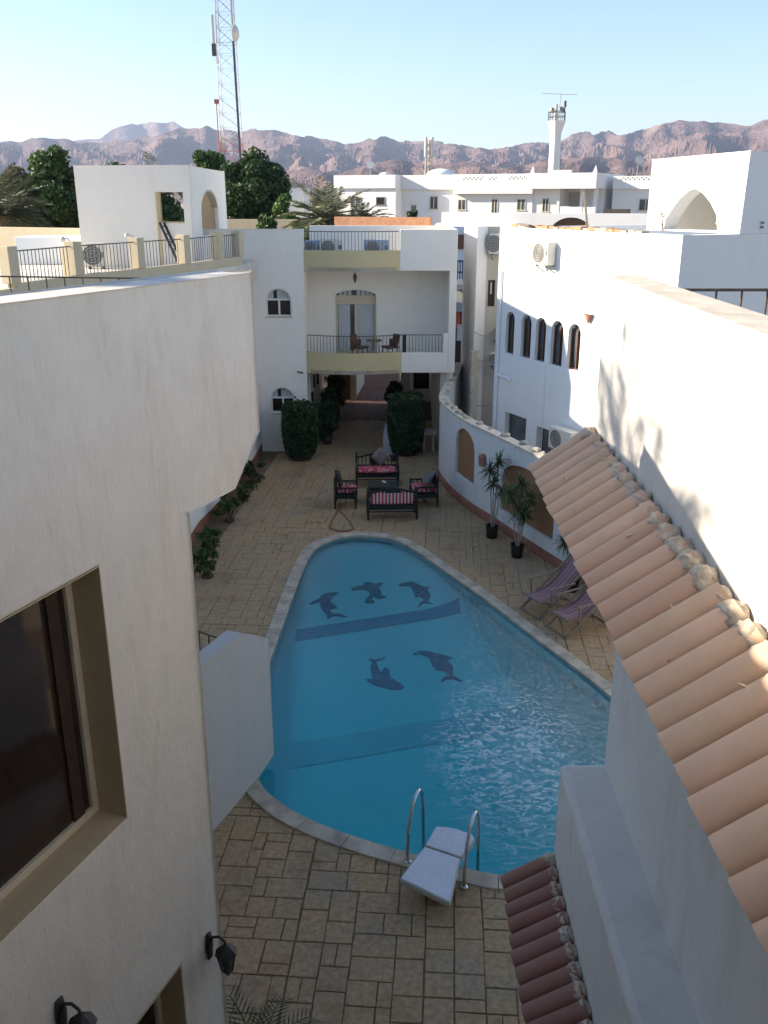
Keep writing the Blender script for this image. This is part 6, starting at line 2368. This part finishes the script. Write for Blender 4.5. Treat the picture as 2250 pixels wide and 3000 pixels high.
def cushion(name, loc, rz, sx, sy, sz, mat, label, cat, group=None, tilt=(0, 0)):
    mb = MB()
    K = 10
    vs = []
    for s_ in (1, -1):
        for i in range(K + 1):
            for j in range(K + 1):
                u, v = 2 * i / K - 1, 2 * j / K - 1
                puff = ((1 - u ** 4) * (1 - v ** 4)) ** .45
                pin = 1 - .05 * (abs(u) ** 2 * abs(v) ** 2)
                vs.append((u * sx / 2 * pin, v * sy / 2 * pin, s_ * sz / 2 * (.25 + .75 * puff) + sz / 2))
    N = (K + 1) ** 2
    fs = []
    for i in range(K):
        for j in range(K):
            a = i * (K + 1) + j
            fs.append((a, a + K + 1, a + K + 2, a + 1))
            fs.append((a + N, a + 1 + N, a + K + 2 + N, a + K + 1 + N))
    rim = [i * (K + 1) for i in range(K)] + [K * (K + 1) + j for j in range(K)] + [i * (K + 1) + K for i in range(K, 0, -1)] + [j for j in range(K, 0, -1)]
    fs += [(rim[k], rim[(k + 1) % len(rim)], rim[(k + 1) % len(rim)] + N, rim[k] + N) for k in range(len(rim))]
    mb.add(vs, fs, True)
    o = mb.build(name, mat, fix=True)
    o.location = loc
    o.rotation_euler = (tilt[0], tilt[1], rz)
    return tag(o, label, cat, group)


SG = 'dark wooden seats round the low table'
CG = 'red seat cushions'
bench((-.20, 25.55, 0), R(2), 1.28, .60, 'dark wooden bench with its back to the passage', SG)
bench((.21, 22.66, 0), R(183), 1.34, .60, 'dark wooden bench with its back towards the pool', SG)
bench((-1.05, 23.62, 0), R(90), .74, .62, 'dark wooden armchair left of the low table', SG, 'armchair')
bench((1.10, 23.75, 0), R(-82), .84, .68, 'dark wooden armchair right of the low table by the garden wall', SG, 'armchair')
cushion('seat_cushion', (-.20, 25.50, .40), R(2), 1.16, .54, .13, M['redcloth'], 'long red patterned cushion on the far bench', 'cushion', CG)
cushion('seat_cushion', (.21, 22.72, .40), R(3), 1.20, .52, .12, M['redcloth'], 'long red cushion on the near bench seen through its slats', 'cushion', CG)
cushion('seat_cushion', (-1.02, 23.62, .40), R(90), .62, .54, .12, M['redcloth'], 'red cushion on the left armchair', 'cushion', CG)
cushion('seat_cushion', (1.07, 23.75, .40), R(-82), .72, .60, .12, M['redcloth'], 'red cushion on the right armchair', 'cushion', CG)
o = cushion('striped_back_cushion', (.21, 22.44, .60), R(3), 1.16, .34, .08, M['stripecloth'], 'red and white striped back cushion of the near bench', 'cushion', None, (R(86), 0))
o = cushion('throw_pillow', (-.12, 25.62, .70), R(2), .42, .42, .14, M['greycloth'], 'grey brown pillow standing on its corner on the far bench', 'pillow', 'throw pillows')
o.rotation_euler = (R(72), R(45), R(2)); o.location = (-.12, 25.72, .80)
o = cushion('throw_pillow', (-1.28, 23.62, .74), 0, .42, .46, .12, M['darkcloth'], 'dark pillow against the left armchair back', 'pillow', 'throw pillows')
o.rotation_euler = (0, R(75), 0)
o = cushion('throw_pillow', (1.28, 23.75, .72), 0, .46, .46, .14, M['slatecloth'], 'slate grey pillow leaning in the right armchair', 'pillow', 'throw pillows')
o.rotation_euler = (0, R(-52), R(8))
t = thing('low_table', 'dark low wooden table in the middle of the benches', 'table', (-.02, 23.95, 0))
mb = MB(); mb.box(-.42, -.33, .46, .42, .33, .50); mb.build('tabletop', M['darkwood'], t, local=True, bevel=.012)
for sx in (-1, 1):
    for sy in (-1, 1):
        mb = MB(); mb.lathe([(.028, 0), (.025, .15), (.036, .2), (.03, .459)], (sx * .36, sy * .27, 0), 10); mb.build('leg', M['darkwood'], t, local=True)
mb = MB(); mb.box(-.36, -.29, .30, .36, -.26, .459); mb.box(-.36, .26, .30, .36, .29, .459); mb.box(-.38, -.25, .30, -.35, .25, .459); mb.box(.35, -.25, .30, .38, .25, .459); mb.build('apron', M['darkwood'], t, local=True)
mb = MB(); mb.cbox((.0, 24.10, .502), .07, .16, .03, R(25)); tag(mb.build('tissue_packet', M['paper'], bevel=.006), 'white tissue packet lying on the low dark table', 'packet')

# garden hose
hp = smooth_line([(-1.28, 23.6), (-1.245, 23.05), (-1.36, 22.3), (-1.40, 21.85), (-1.24, 21.56), (-.95, 21.50), (-.80, 21.62), (-.82, 21.9), (-1.02, 22.6), (-1.16, 23.0), (-1.2, 23.7)], 6)
mb = MB(); mb.tube([(p.x, p.y, .022) for p in hp], .014, 6)
tag(mb.build('garden_hose', M['hose'], loc=(-1.1, 22.3, 0)), 'orange red garden hose looping from the left armchair to the pool', 'hose')

# ------------------------------------------------------------------ deck chairs
def deck_chair(loc, rz, label):
    t = thing('deck_chair', label, 'deck chair', loc, rz, 'striped folding deck chairs')
    w = .30
    mw = M['palewood']
    for s_ in (-1, 1):
        mb = MB(); mb.bar((.62, s_ * w, .0), (-.62, s_ * w, .98), .028, .045); mb.build('back_rail', mw, t, local=True)
        mb = MB(); mb.bar((-.50, s_ * (w - .045), 0), (.60, s_ * (w - .045), .36), .028, .045); mb.build('seat_rail', mw, t, local=True)
        mb = MB(); mb.bar((.42, s_ * (w + .04), .62), (-.22, s_ * (w + .04), .64), .045, .024); mb.build('armrest', mw, t, local=True)
        mb = MB(); mb.bar((.36, s_ * (w + .035), .61), (.34, s_ * (w + .035), .24), .026, .03); mb.build('arm_post', mw, t, local=True)
    for (x, z) in ((.62, .02), (-.62, .98), (.60, .36), (-.50, .02)):
        mb = MB(); mb.tube([(x, -w - .02, z), (x, w + .02, z)], .017, 8); mb.build('crossbar', mw, t, local=True)
    N = 22
    vs, fs = [], []
    for i in range(N + 1):
        f = i / N
        p = Vector((.60, .38)) * (1 - f) + Vector((-.62, 1.0)) * f
        sag = -.22 * math.sin(math.pi * f ** .85)
        for j in range(3):
            vs.append((p.x + sag * .25, (-w + .045) + (2 * w - .09) * j / 2, p.y + sag))
    for i in range(N):
        for j in range(2):
            a = i * 3 + j
            fs.append((a, a + 1, a + 4, a + 3))
    mb = MB(); mb.add(vs, fs, True)
    o = mb.build('sling', M['sling'], t, local=True)
    md = o.modifiers.new('thick', 'SOLIDIFY'); md.thickness = .006
    return t


deck_chair((3.50, 16.93, .012), R(208), 'pink and purple striped deck chair nearer the garden wall')
deck_chair((3.90, 16.12, .012), R(208), 'pink and purple striped deck chair nearer the viewer, partly under the canopy edge')

# ------------------------------------------------------------------ diving board and ladder rails
t = thing('diving_board', 'short white diving board on the near pool edge', 'diving board', (.67, 8.95, 0))
Q = [Vector((.185, 8.735)), Vector((.76, 8.337)), Vector((.943, 9.085)), Vector((.505, 9.305))]
Q2 = [Vector((.510, 9.318)), Vector((.950, 9.098)), Vector((1.16, 9.43)), Vector((1.13, 9.53)), Vector((.927, 9.635)), Vector((.80, 9.67)), Vector((.665, 9.68))]
for q_, nm in ((Q, 'board'), (Q2, 'board_tip')):
    mb = MB(); mb.prism([tuple(q) for q in q_], .255, .335); mb.build(nm, M['boardside'], t, bevel=.015)
    c = sum(q_, Vector((0, 0))) / len(q_)
    mb = MB(); mb.prism([tuple(c + (v - c) * .945) for v in q_], .33, .3385); mb.build('tread', M['boardtop'], t)
mb = MB(); mb.prism([(.42, 8.85), (.72, 8.66), (.92, 9.1), (.62, 9.25)], .03, .254); mb.build('base', M['boardside'], t)


def rail_hoop(loc, label):
    t = thing('ladder_rail', label, 'handrail', loc, 0, 'stainless pool handrails')
    d = Vector((.40, .92, 0)).normalized()
    pts = []
    prof = [(-.42, 0), (-.43, .2), (-.40, .45), (-.33, .64), (-.22, .79), (-.10, .84), (0.0, .80), (.06, .68), (.09, .5), (.12, .2), (.15, -.35)]
    pv_ = smooth_line(prof, 5)
    for p in pv_: pts.append(d * p.x + Z * p.y)
    mb = MB(); mb.tube(pts, .021, 10); mb.build('tube', M['steel'], t, local=True)
    mb = MB(); mb.lathe([(0.05, 0), (.05, .012), (.024, .02)], (d.x * -.42, d.y * -.42, .0), 14); mb.build('flange', M['steel'], t, local=True)


rail_hoop((.47, 9.78, .02), 'left stainless steel handrail hoop beside the diving board')
rail_hoop((1.15, 9.34, .02), 'right stainless steel handrail hoop beside the diving board')

# ------------------------------------------------------------------ haze
mh, nth, bh_ = new_mat('haze_air')
nth.nodes.remove(bh_)
pvn = nd(nth, 'ShaderNodeVolumePrincipled')
pvn.inputs['Color'].default_value = (0.60, 0.72, 1.0, 1)
pvn.inputs['Density'].default_value = 1.0e-4
pvn.inputs['Anisotropy'].default_value = 0.2
nth.links.new(pvn.outputs[0], nth.nodes['Material Output'].inputs['Volume'])
mb = MB(); mb.box(-9100, -9100, -20, 9100, 9100, 640)
tag(mb.build('haze', mh), kind='stuff')
